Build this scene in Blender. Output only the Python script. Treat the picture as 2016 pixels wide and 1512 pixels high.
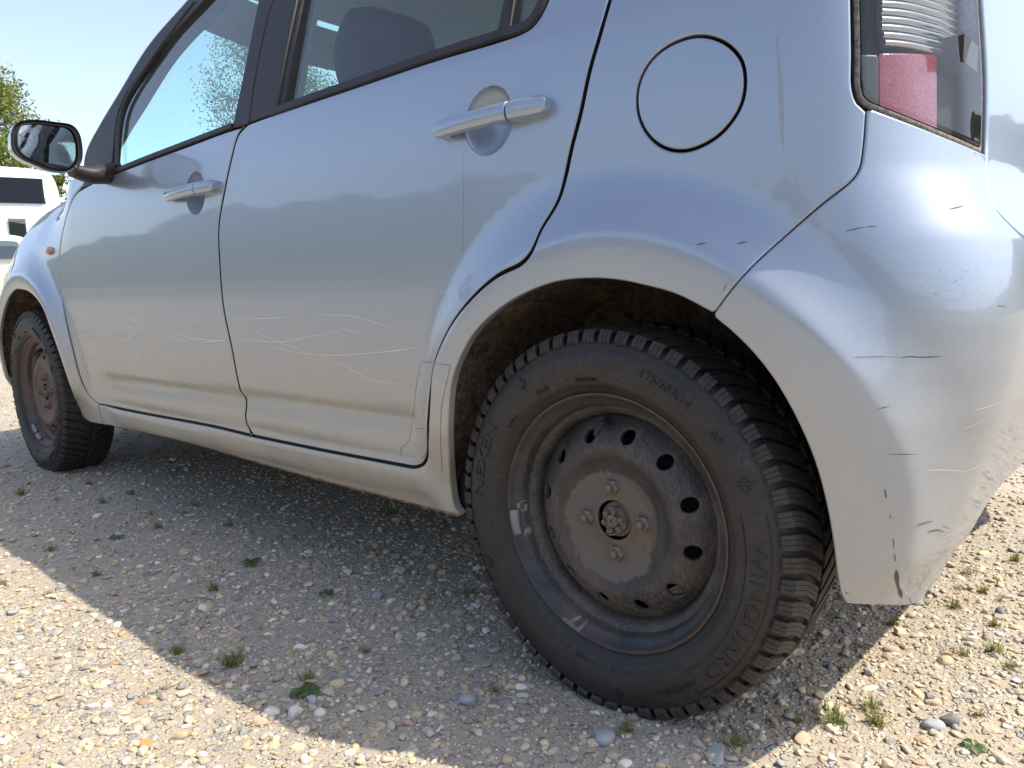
import bpy, math, random
import numpy as np
from mathutils import Vector, Matrix
from mathutils.geometry import delaunay_2d_cdt
random.seed(7); RNG = np.random.default_rng(7)
for o in list(bpy.data.objects): bpy.data.objects.remove(o)
SC = bpy.context.scene
COL = SC.collection
PI = math.pi

# ------------------------------------------------------------------ camera
CAMP = np.array([0.63575, -0.90537, 0.64746]); YAW, PITCH, ROLL, FPX = 0.73174, -0.13858, -0.0269, 1525.69
IW, IH = 2016, 1512
def cam_axes():
    cy, sy, cp, sp = math.cos(YAW), math.sin(YAW), math.cos(PITCH), math.sin(PITCH)
    f = np.array([-sy*cp, cy*cp, sp]); r = np.array([cy, sy, 0]); u = np.cross(r, f)
    c, s = math.cos(ROLL), math.sin(ROLL)
    return c*r+s*u, -s*r+c*u, f
CR, CU, CF = cam_axes()
cam = bpy.data.cameras.new('camera'); camo = bpy.data.objects.new('camera', cam); COL.objects.link(camo)
camo.matrix_world = Matrix([[CR[i], CU[i], -CF[i], CAMP[i]] for i in range(3)] + [[0, 0, 0, 1]])
cam.sensor_width = 36; cam.lens = FPX/IW*36; cam.clip_start = .02; cam.clip_end = 5000
SC.camera = camo
def ray(px, py): return CF+CR*(px-IW/2)/FPX-CU*(py-IH/2)/FPX
def on_plane(px, py, axis, val):
    d = ray(px, py); return CAMP+d*(val-CAMP[axis])/d[axis]
def project(P):
    d = np.asarray(P)-CAMP; z = d@CF
    return IW/2+FPX*(d@CR)/z, IH/2-FPX*(d@CU)/z

# ------------------------------------------------------------------ light
SUNV = Vector((0.572, 0.37, 1.0)).normalized()
w = bpy.data.worlds.new('World'); SC.world = w; w.use_nodes = True
nt = w.node_tree; bg = nt.nodes['Background']
sky = nt.nodes.new('ShaderNodeTexSky'); sky.sky_type = 'NISHITA'; sky.sun_disc = False
sky.sun_elevation = math.asin(SUNV.z); sky.sun_rotation = math.atan2(SUNV.x, SUNV.y)
sky.air_density = 1.0; sky.dust_density = 3.2; sky.ozone_density = 1.0; sky.altitude = 600
hs = nt.nodes.new('ShaderNodeHueSaturation'); hs.inputs['Saturation'].default_value = .84; hs.inputs['Hue'].default_value = .506; hs.inputs['Value'].default_value = .95; nt.links.new(sky.outputs[0], hs.inputs['Color']); nt.links.new(hs.outputs[0], bg.inputs[0]); bg.inputs[1].default_value = 0.15
sun = bpy.data.lights.new('sun', 'SUN'); sun.energy = 3.2; sun.angle = math.radians(.53); sun.color = (1, .895, .735)
suno = bpy.data.objects.new('sun', sun); COL.objects.link(suno)
suno.rotation_euler = SUNV.to_track_quat('Z', 'Y').to_euler()
SC.view_settings.view_transform = 'Standard'; SC.view_settings.look = 'None'
SC.view_settings.exposure = 1.17; SC.view_settings.gamma = 1

# ------------------------------------------------------------------ materials
class NT:
    def __init__(s, name):
        s.m = bpy.data.materials.new(name); s.m.use_nodes = True
        s.t = s.m.node_tree; s.b = s.t.nodes['Principled BSDF']; s.out = s.t.nodes['Material Output']
    def n(s, typ, ins=None, **kw):
        nd = s.t.nodes.new('ShaderNode'+typ)
        for k, v in kw.items(): setattr(nd, k, v)
        for k, v in (ins or {}).items(): s.put(nd.inputs[k], v)
        return nd
    def put(s, sock, v):
        if isinstance(v, bpy.types.NodeSocket): s.t.links.new(v, sock)
        elif isinstance(v, bpy.types.Node): s.t.links.new(v.outputs[0], sock)
        else:
            if hasattr(sock, 'default_value') and hasattr(sock.default_value, '__len__') and len(sock.default_value) == 4 and len(v) == 3: v = (*v, 1)
            sock.default_value = v
    def B(s, **kw):
        for k, v in kw.items(): s.put(s.b.inputs[k.replace('_', ' ')], v)
        return s.m
    def co(s, sc=(1, 1, 1), loc=(0, 0, 0), rot=(0, 0, 0)):
        tc = s.n('TexCoord'); mp = s.n('Mapping', {'Vector': tc.outputs['Object'], 'Scale': sc, 'Location': loc, 'Rotation': rot}); return mp.outputs[0]
    def noise(s, scale, sc=(1, 1, 1), detail=4, rough=.55, loc=(0, 0, 0), dist=0, rot=(0, 0, 0)):
        return s.n('TexNoise', {'Vector': s.co(sc, loc, rot), 'Scale': scale, 'Detail': detail, 'Roughness': rough, 'Distortion': dist}).outputs[0]
    def ramp(s, fac, a, b, c0=0., c1=1.):
        return s.n('MapRange', {'Value': fac, 'From Min': a, 'From Max': b, 'To Min': c0, 'To Max': c1}, interpolation_type='SMOOTHSTEP').outputs[0]
    def mix(s, fac, a, b):
        nd = s.n('Mix', data_type='RGBA'); s.put(nd.inputs[0], fac); s.put(nd.inputs[6], a); s.put(nd.inputs[7], b); return nd.outputs[2]
    def math(s, op, a, b=0., c=0.):
        nd = s.n('Math', operation=op); s.put(nd.inputs[0], a); s.put(nd.inputs[1], b); s.put(nd.inputs[2], c); return nd.outputs[0]
    def xyz(s, scv=(1, 1, 1)):
        return s.n('SeparateXYZ', {0: s.co(scv)}).outputs
    def bump(s, h, strength=.3, dist=.002, normal=None):
        nd = s.n('Bump', {'Height': h, 'Strength': strength, 'Distance': dist})
        if normal is not None: s.put(nd.inputs['Normal'], normal)
        return nd.outputs[0]
M = {}
def simple(name, col, rough=.5, metal=0., var=.12, scale=40, bump=0., coat=0., bscale=200):
    t = NT(name); nz = t.noise(scale, detail=5)
    a = tuple(c*(1-var) for c in col); b = tuple(min(1, c*(1+var)) for c in col)
    t.B(Base_Color=t.mix(t.ramp(nz, .3, .7), a, b), Roughness=t.ramp(nz, .2, .8, max(0, rough-.06), min(1, rough+.06)), Metallic=metal, Coat_Weight=coat)
    if bump: t.B(Normal=t.bump(t.noise(bscale, detail=3), bump, .001))
    M[name] = t.m; return t.m

def paint(name, col, dirt_bounce=1., dust_bounce_top=.70):
    t = NT(name); x_, _, z = t.xyz()
    fl = t.n('TexVoronoi', {'Vector': t.co(), 'Scale': 700.}, feature='F1').outputs['Color']
    flv = t.n('SeparateColor', {0: fl}).outputs[0]
    n1 = t.noise(5, detail=6, rough=.65); n2 = t.noise(60, detail=5, rough=.7)
    # blotchy road dust; its beige low down also paints in light off the ground
    hgt = t.math('MULTIPLY', t.ramp(z, dust_bounce_top, .36), t.ramp(x_, .40, .22, .35, 1.))
    du = t.math('MULTIPLY', t.ramp(t.math('ADD', t.math('MULTIPLY', n1, .6), t.math('MULTIPLY', n2, .4)), .34, .66, .55, 1), hgt)
    n3 = t.noise(230, detail=3, rough=.7)
    spk = t.math('MULTIPLY', t.ramp(n3, .66, .74), t.math('MULTIPLY', t.ramp(n1, .45, .6), t.ramp(z, .75, .3)))
    du = t.math('MULTIPLY', t.math('MINIMUM', t.math('ADD', t.math('MULTIPLY', du, .92), t.math('MULTIPLY', spk, .5)), .8), dirt_bounce)
    # hairline wash scratches
    s1 = t.noise(9, sc=(1.2, 1.2, 55), detail=4, rough=.7, dist=.6, rot=(0, .05, 0)); s2 = t.noise(14, sc=(1.3, 1.3, 60), detail=3, rough=.7, dist=.5, rot=(0, -.3, 0))
    scr = t.math('MAXIMUM', t.ramp(t.math('ABSOLUTE', t.math('SUBTRACT', s1, .5)), .006, .0), t.ramp(t.math('ABSOLUTE', t.math('SUBTRACT', s2, .56)), .004, .0))
    scr = t.math('MULTIPLY', scr, t.ramp(t.noise(6, detail=2, loc=(3, 1, 2)), .5, .65))
    base = t.mix(flv, tuple(c*.97 for c in col), tuple(min(1, c*1.03) for c in col))
    base = t.mix(t.math('MULTIPLY', scr, .22), base, (.75, .77, .8))
    sx = t.noise(16, sc=(3, 3, 26), detail=5, rough=.75, dist=1.2, rot=(0, .25, .3)); sc2 = t.math('MULTIPLY', t.ramp(t.math('ABSOLUTE', t.math('SUBTRACT', sx, .5)), .010, .0), t.ramp(t.noise(5, detail=3, loc=(7, 3, 5)), .52, .66))
    sc2 = t.math('MULTIPLY', sc2, t.ramp(z, .72, .45)); base = t.mix(t.math('MULTIPLY', sc2, .3), base, (.6, .6, .58))
    gm = t.math('MULTIPLY', t.ramp(t.noise(38, detail=7, rough=.8, dist=.8, loc=(1, 6, 2)), .60, .70), t.ramp(z, .55, .25)); base = t.mix(t.math('MULTIPLY', gm, .35), base, (.10, .09, .075))
    base = t.mix(du, base, (.50, .435, .315))
    nrm = t.n('NormalMap') if 0 else None
    t.B(Base_Color=base, Metallic=t.math('MULTIPLY_ADD', du, -.55, .58), Roughness=t.math('MULTIPLY_ADD', du, .40, .36),
        Coat_Weight=t.math('MULTIPLY_ADD', du, -.6, .75), Coat_Roughness=t.math('ADD', t.math('MULTIPLY', scr, .12), t.ramp(n1, .3, .7, .025, .06)), Coat_IOR=1.5)
    t.B(Normal=t.bump(flv, .005, .0003), Coat_Normal=t.bump(t.noise(60, detail=2), .008, .0006))
    M[name] = t.m; return t.m
paint('silver_paint', (.305, .357, .425))
simple('black_trim', (.03, .028, .029), .5, var=.2, bump=.1); M['black_trim'].node_tree.nodes['Principled BSDF'].inputs['Specular IOR Level'].default_value = .3
simple('black_gloss', (.016, .016, .018), .22, var=.2)
simple('rubber_seal', (.02, .02, .02), .6, var=.3)
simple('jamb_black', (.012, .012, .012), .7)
simple('interior_grey', (.22, .225, .235), .8, var=.08, bump=.3, bscale=900)
simple('interior_light', (.42, .42, .41), .85, var=.06, bump=.3, bscale=900)
simple('interior_dark', (.035, .037, .042), .8, var=.15, bump=.4, bscale=900)
simple('chrome_dull', (.6, .6, .6), .3, metal=1.)
simple('zinc', (.24, .24, .235), .6, metal=.5, var=.3, bump=.4)
simple('white_paint', (.72, .73, .74), .35, coat=.5, var=.04)
simple('cream_paint', (.60, .58, .50), .35, coat=.6, var=.05)
simple('tyre_plain', (.03, .03, .03), .8, var=.3)
simple('alloy', (.45, .45, .46), .35, metal=.9)
simple('red_lens', (.45, .015, .02), .15, coat=1.)
simple('orange_lens', (.42, .2, .12), .2, coat=1.)
def glass(name, tint, refl=1.0, rough=0.0, haze=.0, hazec=(.6, .6, .6)):
    t = NT(name)
    tr = t.n('BsdfTransparent', {'Color': tint}); gl = t.n('BsdfGlossy', {'Color': (1, 1, 1), 'Roughness': rough})
    ge = t.n('NewGeometry'); dt = t.n('VectorMath', {0: ge.outputs['Normal'], 1: ge.outputs['Incoming']}, operation='DOT_PRODUCT').outputs['Value']
    c5 = t.math('POWER', t.math('SUBTRACT', 1., t.math('ABSOLUTE', dt)), 5.)      # same from either side of the sheet
    f = t.math('MINIMUM', t.math('MULTIPLY', t.math('MULTIPLY_ADD', c5, .93, .07), refl), 1.)
    mx = t.n('MixShader', {0: f, 1: tr.outputs[0], 2: gl.outputs[0]})
    if haze:
        df = t.n('BsdfDiffuse', {'Color': hazec}); nz = t.ramp(t.noise(30, detail=6, rough=.7, sc=(1, 1, 2.5)), .3, .8, haze*.5, haze*1.6)
        mx = t.n('MixShader', {0: nz, 1: mx.outputs[0], 2: df.outputs[0]})
    t.t.links.new(mx.outputs[0], t.out.inputs[0]); t.t.nodes.remove(t.b)
    M[name] = t.m; return t.m
glass('car_glass', (.80, .985, .92), 1.15, haze=.038, hazec=(.5, .53, .52))
glass('lens_clear', (.86, .88, .89), .55, .02, haze=.008, hazec=(.7, .72, .72))
glass('black_glass', (.03, .035, .04), .45)
glass('vehicle_glass', (.35, .42, .42), 1.5)

# ------------------------------------------------------------------ object helpers
def link(name, me, mats=(), parent=None, label=None, cat=None, group=None, kind=None):
    o = bpy.data.objects.new(name, me); COL.objects.link(o)
    for m in mats:
        me.materials.append(M[m] if isinstance(m, str) else m)
    if parent is not None: set_parent(o, parent)
    tag(o, label, cat, group, kind); return o
def set_parent(o, parent):
    o.parent = parent
    p = parent; mw = Matrix.Identity(4); ch = []
    while p: ch.append(p); p = p.parent
    for q in reversed(ch): mw = mw @ q.matrix_parent_inverse @ q.matrix_basis
    o.matrix_parent_inverse = mw.inverted()
def tag(o, label=None, cat=None, group=None, kind=None):
    for k, v in (('label', label), ('category', cat), ('group', group), ('kind', kind)):
        if v: o[k] = v
def empty(name, loc=(0, 0, 0), **kw):
    o = bpy.data.objects.new(name, None); COL.objects.link(o); o.location = loc; o.empty_display_size = .1; tag(o, **kw); return o
def mesh(name, v, f, smooth=True, normals=None):
    me = bpy.data.meshes.new(name); me.from_pydata([tuple(map(float, p)) for p in v], [], [tuple(map(int, q)) for q in f]); me.update()
    if smooth: me.polygons.foreach_set('use_smooth', [True]*len(me.polygons))
    if normals is not None: me.normals_split_custom_set_from_vertices([tuple(map(float, n)) for n in normals])
    return me
class G:
    """collects vertices and faces"""
    def __init__(s): s.v = []; s.f = []
    def add(s, v, f):
        b = len(s.v); s.v += [tuple(map(float, p)) for p in v]; s.f += [tuple(int(i)+b for i in q) for q in f]; return s
    def grid(s, P, closed_u=False, closed_v=False, flip=False):
        P = np.asarray(P, float); n, m = P.shape[:2]; f = []
        for i in range(n if closed_u else n-1):
            for j in range(m if closed_v else m-1):
                q = (i*m+j, ((i+1) % n)*m+j, ((i+1) % n)*m+(j+1) % m, i*m+(j+1) % m)
                f.append(q[::-1] if flip else q)
        return s.add(P.reshape(-1, 3), f)
    def loft(s, secs, caps=True, flip=False):
        """closed sections"""
        P = np.asarray(secs, float); n, m = P.shape[:2]; s.grid(P, closed_v=True, flip=flip)
        b = len(s.v)-n*m
        if caps:
            a = tuple(b+j for j in range(m)); c = tuple(b+(n-1)*m+j for j in range(m))
            s.f += [a if not flip else a[::-1], c[::-1] if not flip else c]
        return s
    def box(s, c, d, R=None):
        c = np.array(c, float); h = np.array(d, float)/2
        v = np.array([[x, y, z] for x in (-1, 1) for y in (-1, 1) for z in (-1, 1)])*h
        if R is not None: v = v@np.array(R).T
        return s.add(v+c, [(0, 1, 3, 2), (4, 6, 7, 5), (0, 4, 5, 1), (2, 3, 7, 6), (0, 2, 6, 4), (1, 5, 7, 3)])
    def lathe(s, prof, n=64, a0=0., a1=2*PI):
        """prof of (y, r) round the y axis"""
        full = abs(a1-a0-2*PI) < 1e-6
        an = np.linspace(a0, a1, n, endpoint=not full)
        P = [[(r*math.cos(a), y, r*math.sin(a)) for y, r in prof] for a in an]
        return s.grid(P, closed_u=full, flip=False)
    def tube(s, pts, rad, n=8, caps=True):
        pts = np.asarray(pts, float); rad = np.broadcast_to(np.asarray(rad, float), (len(pts),))
        T = np.gradient(pts, axis=0); T /= np.linalg.norm(T, axis=1)[:, None]+1e-12
        ref = np.array([0, 0, 1.]) if abs(T[0][2]) < .9 else np.array([1., 0, 0]); secs = []
        for p, t, r in zip(pts, T, rad):
            a = np.cross(t, ref); a /= np.linalg.norm(a)+1e-12; b = np.cross(t, a)
            secs.append([p+r*(math.cos(q)*a+math.sin(q)*b) for q in np.linspace(0, 2*PI, n, endpoint=False)])
        return s.loft(secs, caps, flip=True)
    def me(s, name, smooth=True): return mesh(name, s.v, s.f, smooth)
    def ob(s, name, mat, parent=None, smooth=True, bevel=0., sub=0, auto=None, **kw):
        o = link(name, s.me(name, smooth), [mat] if isinstance(mat, str) else mat, parent, **kw)
        if bevel:
            b = o.modifiers.new('bevel', 'BEVEL'); b.width = bevel; b.segments = 2; b.limit_method = 'ANGLE'; b.angle_limit = math.radians(35); b.harden_normals = smooth
        if sub:
            m = o.modifiers.new('sub', 'SUBSURF'); m.levels = m.render_levels = sub
        if smooth and not sub: sharp(o.data, 38 if auto is None else auto)
        return o
def sharp(me, deg):
    """mark edges sharper than deg as sharp"""
    me.set_sharp_from_angle(angle=math.radians(deg))
def rrect(w, h, r, n=5):
    out = []
    for cx, cy, a0 in ((w/2-r, h/2-r, 0), (-w/2+r, h/2-r, 90), (-w/2+r, -h/2+r, 180), (w/2-r, -h/2+r, 270)):
        for k in range(n): a = math.radians(a0+90*k/(n-1)); out.append((cx+r*math.cos(a), cy+r*math.sin(a)))
    return np.array(out)
def catmull(pts, step):
    P = np.asarray(pts, float)
    if len(P) == 2:
        n = max(2, int(np.linalg.norm(P[1]-P[0])/step)+1); return P[0]+(P[1]-P[0])*np.linspace(0, 1, n)[:, None]
    Q = np.vstack([2*P[0]-P[1], P, 2*P[-1]-P[-2]]); out = []
    for i in range(1, len(Q)-2):
        p0, p1, p2, p3 = Q[i-1:i+3]
        n = max(2, int(np.linalg.norm(p2-p1)/step)+1)
        t0 = 0.; t1 = np.linalg.norm(p1-p0)**.5; t2 = t1+np.linalg.norm(p2-p1)**.5; t3 = t2+np.linalg.norm(p3-p2)**.5
        for t in np.linspace(t1, t2, n, endpoint=False):
            A1 = (t1-t)/(t1-t0)*p0+(t-t0)/(t1-t0)*p1; A2 = (t2-t)/(t2-t1)*p1+(t-t1)/(t2-t1)*p2; A3 = (t3-t)/(t3-t2)*p2+(t-t2)/(t3-t2)*p3
            B1 = (t2-t)/(t2-t0)*A1+(t-t0)/(t2-t0)*A2; B2 = (t3-t)/(t3-t1)*A2+(t-t1)/(t3-t1)*A3
            out.append((t2-t)/(t2-t1)*B1+(t-t1)/(t2-t1)*B2)
    out.append(P[-1]); return np.array(out)
def resample(P, step, closed=False):
    P = np.asarray(P, float)
    if closed: P = np.vstack([P, P[:1]])
    d = np.r_[0, np.cumsum(np.linalg.norm(np.diff(P, axis=0), axis=1))]
    n = max(2, int(round(d[-1]/step))+1); t = np.linspace(0, d[-1], n)
    R = np.stack([np.interp(t, d, P[:, k]) for k in range(P.shape[1])], 1)
    return R[:-1] if closed else R
def inside(poly, P):
    x, y = P[:, 0], P[:, 1]; r = np.zeros(len(P), bool); n = len(poly)
    for i in range(n):
        x0, y0 = poly[i]; x1, y1 = poly[(i+1) % n]
        if y0 == y1: continue
        c = ((y0 > y) != (y1 > y)) & (x < (x1-x0)*(y-y0)/(y1-y0)+x0); r ^= c
    return r
def near(polys, P):
    """distance and nearest point on polygon borders"""
    bd = np.full(len(P), 1e9); bp = np.zeros_like(P)
    for poly in polys:
        A = poly; B = np.roll(poly, -1, 0)
        for a, b in zip(A, B):
            ab = b-a; t = np.clip(((P-a)@ab)/(ab@ab+1e-18), 0, 1); q = a+t[:, None]*ab
            d = np.linalg.norm(P-q, axis=1); m = d < bd; bd[m] = d[m]; bp[m] = q[m]
    return bd, bp
def area(poly): x, y = poly[:, 0], poly[:, 1]; return .5*np.sum(x*np.roll(y, -1)-y*np.roll(x, -1))
def shrink(poly, g):
    """move border inwards by g (ccw polygon)"""
    a = np.roll(poly, 1, 0); b = np.roll(poly, -1, 0)
    e1 = poly-a; e2 = b-poly
    n1 = np.stack([-e1[:, 1], e1[:, 0]], 1); n2 = np.stack([-e2[:, 1], e2[:, 0]], 1)
    n1 /= np.linalg.norm(n1, axis=1)[:, None]+1e-12; n2 /= np.linalg.norm(n2, axis=1)[:, None]+1e-12
    n = n1+n2; l = np.linalg.norm(n, axis=1)[:, None]; n /= l+1e-9
    c = np.clip((n*n1).sum(1), .5, 1)[:, None]
    return poly+n*g/c
def trim(outer, F, holes=(), grid=.014, r=.004, flange=.008, extra=None, sq=1.0, bstep=.008):
    """mesh of the patch F(uv)->(pos, normal, Tu, Tv) inside outer and outside holes, edges rounded by r and turned in by flange"""
    outer = resample(outer, bstep, True) if bstep else np.asarray(outer)
    if area(outer) < 0: outer = outer[::-1]
    holes = [h if area(h) < 0 else h[::-1] for h in holes]
    loops = [outer]+list(holes); pts = []; edges = []
    for L in loops:
        b = len(pts); pts += list(L); n = len(L); edges += [(b+i, b+(i+1) % n) for i in range(n)]
    nb = len(pts); inner = []
    if r:
        for L in loops:
            for d in (r*.2, r*.5, r):
                Q = shrink(L, d); bd, _ = near(loops, Q)
                inner.append(Q[(bd > d*.9) & inside(outer, Q)])
    lo, hi = outer.min(0), outer.max(0)
    X, Y = np.meshgrid(np.arange(lo[0]+grid*.37, hi[0], grid), np.arange(lo[1]+grid*.41, hi[1], grid))
    X = X+(np.arange(X.shape[0]) % 2)[:, None]*grid*.5
    Q = np.stack([X.ravel(), Y.ravel()], 1)
    cand = [Q]
    if extra is not None:
        E = np.asarray(extra); cand = [Q, E]
    for k, C in enumerate(cand):
        C = C[inside(outer, C)]
        for h in holes: C = C[~inside(h, C)]
        bd, _ = near(loops, C); C = C[bd > max(r*1.5, grid*(.45 if k == 0 else .1))]
        if k == 0 and extra is not None and len(C):
            keep = np.ones(len(C), bool)
            for e0 in range(0, len(C), 2000):
                dd = np.min(np.linalg.norm(C[e0:e0+2000, None]-E[None], axis=2), 1); keep[e0:e0+2000] = dd > grid*.35
            C = C[keep]
        inner.append(C)
    I = np.vstack(inner) if inner else np.zeros((0, 2))
    allp = np.vstack([np.array(pts), I])
    v2, e2, f2, ov, oe, of = delaunay_2d_cdt([Vector((float(a), float(b))) for a, b in allp], edges, [], 0, 1e-7)
    uv = np.array([(q.x, q.y) for q in v2]); tri = np.array([list(t) for t in f2])
    cen = uv[tri].mean(1); ok = inside(outer, cen)
    for h in holes: ok &= ~inside(h, cen)
    tri = tri[ok]
    a, b, c = uv[tri[:, 0]], uv[tri[:, 1]], uv[tri[:, 2]]
    ar = (b[:, 0]-a[:, 0])*(c[:, 1]-a[:, 1])-(b[:, 1]-a[:, 1])*(c[:, 0]-a[:, 0])
    tri[ar < 0] = tri[ar < 0][:, ::-1]
    pos, nrm, Tu, Tv = F(uv)
    if r:
        bd, bp = near(loops, uv); th = np.clip((r-bd)/r, 0, .97); m = bd < r
        drop = np.where(m, r-np.sqrt(np.maximum(r*r-(r*th)**2, 0)), 0)*sq
        dv = bp-uv
        bi = bd < 1e-6
        if bi.any():   # outward direction of border vertices
            for L in loops:
                S2 = shrink(L, -.001)-L
                for q, s2 in zip(L, S2):
                    k = np.argmin(np.abs(uv-q).sum(1)); dv[k] = s2
        l = np.linalg.norm(dv, axis=1)[:, None]+1e-12; dv = dv/l
        out = dv[:, :1]*Tu+dv[:, 1:]*Tv; pos = pos-nrm*drop[:, None]
        s = np.where(m, th, 0)[:, None]*.95; nn = nrm*np.sqrt(1-s*s)+out*s; nn /= np.linalg.norm(nn, axis=1)[:, None]
    else: nn = nrm
    V = list(pos); Nn = list(nn); Fc = [tuple(t) for t in tri]
    if flange:
        for L in loops:
            idx = [int(np.argmin(np.abs(uv-q).sum(1))) for q in L]
            b = len(V); n = len(L)
            S2 = shrink(L, -.001)-L; S2 /= np.linalg.norm(S2, axis=1)[:, None]+1e-12
            for k, i in enumerate(idx):
                o = S2[k, 0]*Tu[i]+S2[k, 1]*Tv[i]
                V.append(pos[i]); Nn.append(o); V.append(pos[i]-nrm[i]*flange); Nn.append(o)
            for k in range(n):
                k2 = (k+1) % n; Fc.append((b+2*k, b+2*k+1, b+2*k2+1, b+2*k2))
    trim.nface = len(tri)
    return np.array(V), Fc, np.array(Nn)

# ------------------------------------------------------------------ body side surface S(u, z): u runs along the plan outline (u = x on the flank), z is height
YC = 0.795                       # the car's centre plane
def _plan():
    x = np.arange(-2.72, .2481, .004); y = -.014+.010*((x+.9)/1.2)**2
    pts = np.stack([x, y], 1)
    a = np.linspace(0, PI/2, 120)[1:]
    rear = np.stack([.248+.218*np.sin(a)**.96, y[-1]+.195*(1-np.cos(a))], 1)
    yy = np.linspace(rear[-1, 1], YC, 90)[1:]
    rl = np.stack([rear[-1, 0]+.026*(1-((YC-yy)/(YC-rear[-1, 1]))**2), yy], 1)
    front = np.stack([-2.72-.37*np.sin(a), y[0]+.46*(1-np.cos(a))], 1)
    yy = np.linspace(front[-1, 1], YC, 60)[1:]
    fl = np.stack([front[-1, 0]-.03*(1-((YC-yy)/(YC-front[-1, 1]))**2), yy], 1)
    half = np.vstack([rear, rl]); back = np.vstack([pts[-160:], half])[:-1][::-1]*[1, -1]+[0, 2*YC]      # on round the tail to the other flank
    P = np.vstack([fl[::-1], front[::-1], pts, half, back])
    s = np.r_[0, np.cumsum(np.linalg.norm(np.diff(P, axis=0), axis=1))]
    s -= np.interp(0, P[:, 0][len(fl)+len(front):len(fl)+len(front)+len(pts)], s[len(fl)+len(front):len(fl)+len(front)+len(pts)])
    ss = np.arange(s[0], s[-1], .003); Q = np.stack([np.interp(ss, s, P[:, k]) for k in (0, 1)], 1)
    k = np.exp(-.5*(np.arange(-20, 21)/7.)**2); k /= k.sum()
    Qp = np.vstack([2*Q[:1]-Q[20:0:-1], Q, 2*Q[-1:]-Q[-2:-22:-1]]); Q = np.stack([np.convolve(Qp[:, j], k, 'valid') for j in (0, 1)], 1)
    T = np.gradient(Q, axis=0); T /= np.linalg.norm(T, axis=1)[:, None]
    ue = np.interp(0., Q[:, 1][ss > .3]-YC, ss[ss > .3])
    return ss, Q, np.stack([T[:, 1], -T[:, 0]], 1), ue
PS, PQ, PN, UEND = _plan()
def table(zs, hs, sig=.012):
    z = np.arange(0, 1.8, .002); h = np.interp(z, zs, hs); n = int(sig/.002*3)
    k = np.exp(-.5*(np.arange(-n, n+1)*.002/sig)**2); k /= k.sum()
    return z, np.convolve(np.pad(h, n, mode='edge'), k, 'valid')
def smooth(t): t = np.clip(t, 0, 1); return t*t*(3-2*t)
REAR_T = table([.2, .262, .285, .33, .40, .47, .53, .584, .592, .62, .65, .68, .72, .76, .80, 1.0, 1.2, 1.42, 1.5], [-.09, -.066, -.054, -.042, -.022, -.002, .008, .013, .0125, .009, .003, -.006, -.028, -.050, -.056, -.072, -.115, -.215, -.28], .007)
FRONT_T = table([.15, .2, .3, .5, .6, .7, .8, .9, 1.5], [-.08, -.04, 0, .02, .01, -.03, -.10, -.2, -.9], .02)
BOWLS = []                       # handle recesses: (u, z, ru, rz, depth)
WHEELX = (0.025, -2.425)
def ztop(x): return .985+.06*np.clip((x+1.75)/1.0, -2, 0)+.055*np.clip((x+2.35)/.7, -2, 0)
def flare_r(dx, sn): return .384+.030*sn**2, (.073-.007*np.tanh(dx/.1))+.024*sn**3
def hoff(u, z):
    ur_ = u; u = np.minimum(u, 2*UEND-u)
    x = np.interp(u, PS, PQ[:, 0])
    d = z-.66
    h = -.12*d*d-.35*np.clip(z-.84, 0, .145)**2-.25*np.clip(.47-z, 0, 1)**2
    g = np.clip(z-.985, 0, 1); h = h-.148*g-.15*g*g-.13*g*smooth((x+.7)/.8)
    # door foot: inward crease, flared foot, sill shoulder
    zl = .291+.0196*(x+1.87); q = z-zl
    wx = smooth((x+1.9)/.12)*smooth((-.375-x)/.07)
    qs = [-.2, -.085, -.07, -.05, -.022, -.006, .004, .012, .035, .077, .098, .12, .3]
    hs = [-.05, -.022, -.006, .004, .009, -.002, -.004, .001, .0005, -.0125, .0, .0, .0]
    tz, th = table(np.array(qs)+.3, hs, .004); h = h+wx*np.interp(q+.3, tz, th)
    # sill foot outside of the crease window
    h = h-(1-wx)*.35*np.clip(.275-z, 0, 1)**1.6*smooth((.2-x)/.1)
    # flares
    fl = 0.
    for k, xc in enumerate(WHEELX):
        dx = x-xc; dz = z-.29; rho = np.sqrt(dx*dx+dz*dz)+1e-9; sn = np.clip(dz/rho, 0, 1); rear = (k == 0)
        r1, wd = flare_r(dx, sn)
        t = (rho-r1); t = .5*(t+np.sqrt(t*t+.007**2)); t = np.clip(t/wd, 0, 1); f = (1-t)**2*(1+.35*t)
        low = smooth((z-.20)/.10) if rear else smooth((z-.2)/.12)
        lowf = low*np.where(dx < 0, smooth((z-.27)/.14), 1) if rear else low*np.where(dx > 0, smooth((z-.24)/.12), 1)
        fl = fl+(.038*(1-.42*smooth((u-.22)/.16)) if rear else .034)*f*lowf-.10*np.clip(r1-rho, 0, .12)**2/.08*lowf
    # rear wrap
    wr = smooth((u-.26)/.26)
    h = h*(1-wr)+wr*np.interp(z, *REAR_T)+.0*wr
    # front wrap and shoulder of the wing
    wf = smooth((-2.55-u)/.5)
    h = h*(1-wf)+wf*np.interp(z, *FRONT_T)
    h = h+fl
    zt = ztop(x); sh = np.clip((z-(zt-.23))/.23, 0, 1.2)
    h = h-.11*sh**2.2*smooth((-1.95-x)/.3)
    for (bu, bz, ru, rz, dp) in BOWLS:
        e = ((u-bu)/ru)**2+((z-bz)/rz)**2; h = h-dp*np.clip(1-e, 0, 1)**.75
    return h
def S(uv, off=0.):
    u, z = uv[:, 0], uv[:, 1]
    h = hoff(u, z)+off
    nx = np.interp(u, PS, PN[:, 0]); ny = np.interp(u, PS, PN[:, 1])
    return np.stack([np.interp(u, PS, PQ[:, 0])+nx*h, np.interp(u, PS, PQ[:, 1])+ny*h, z], 1)
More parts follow.
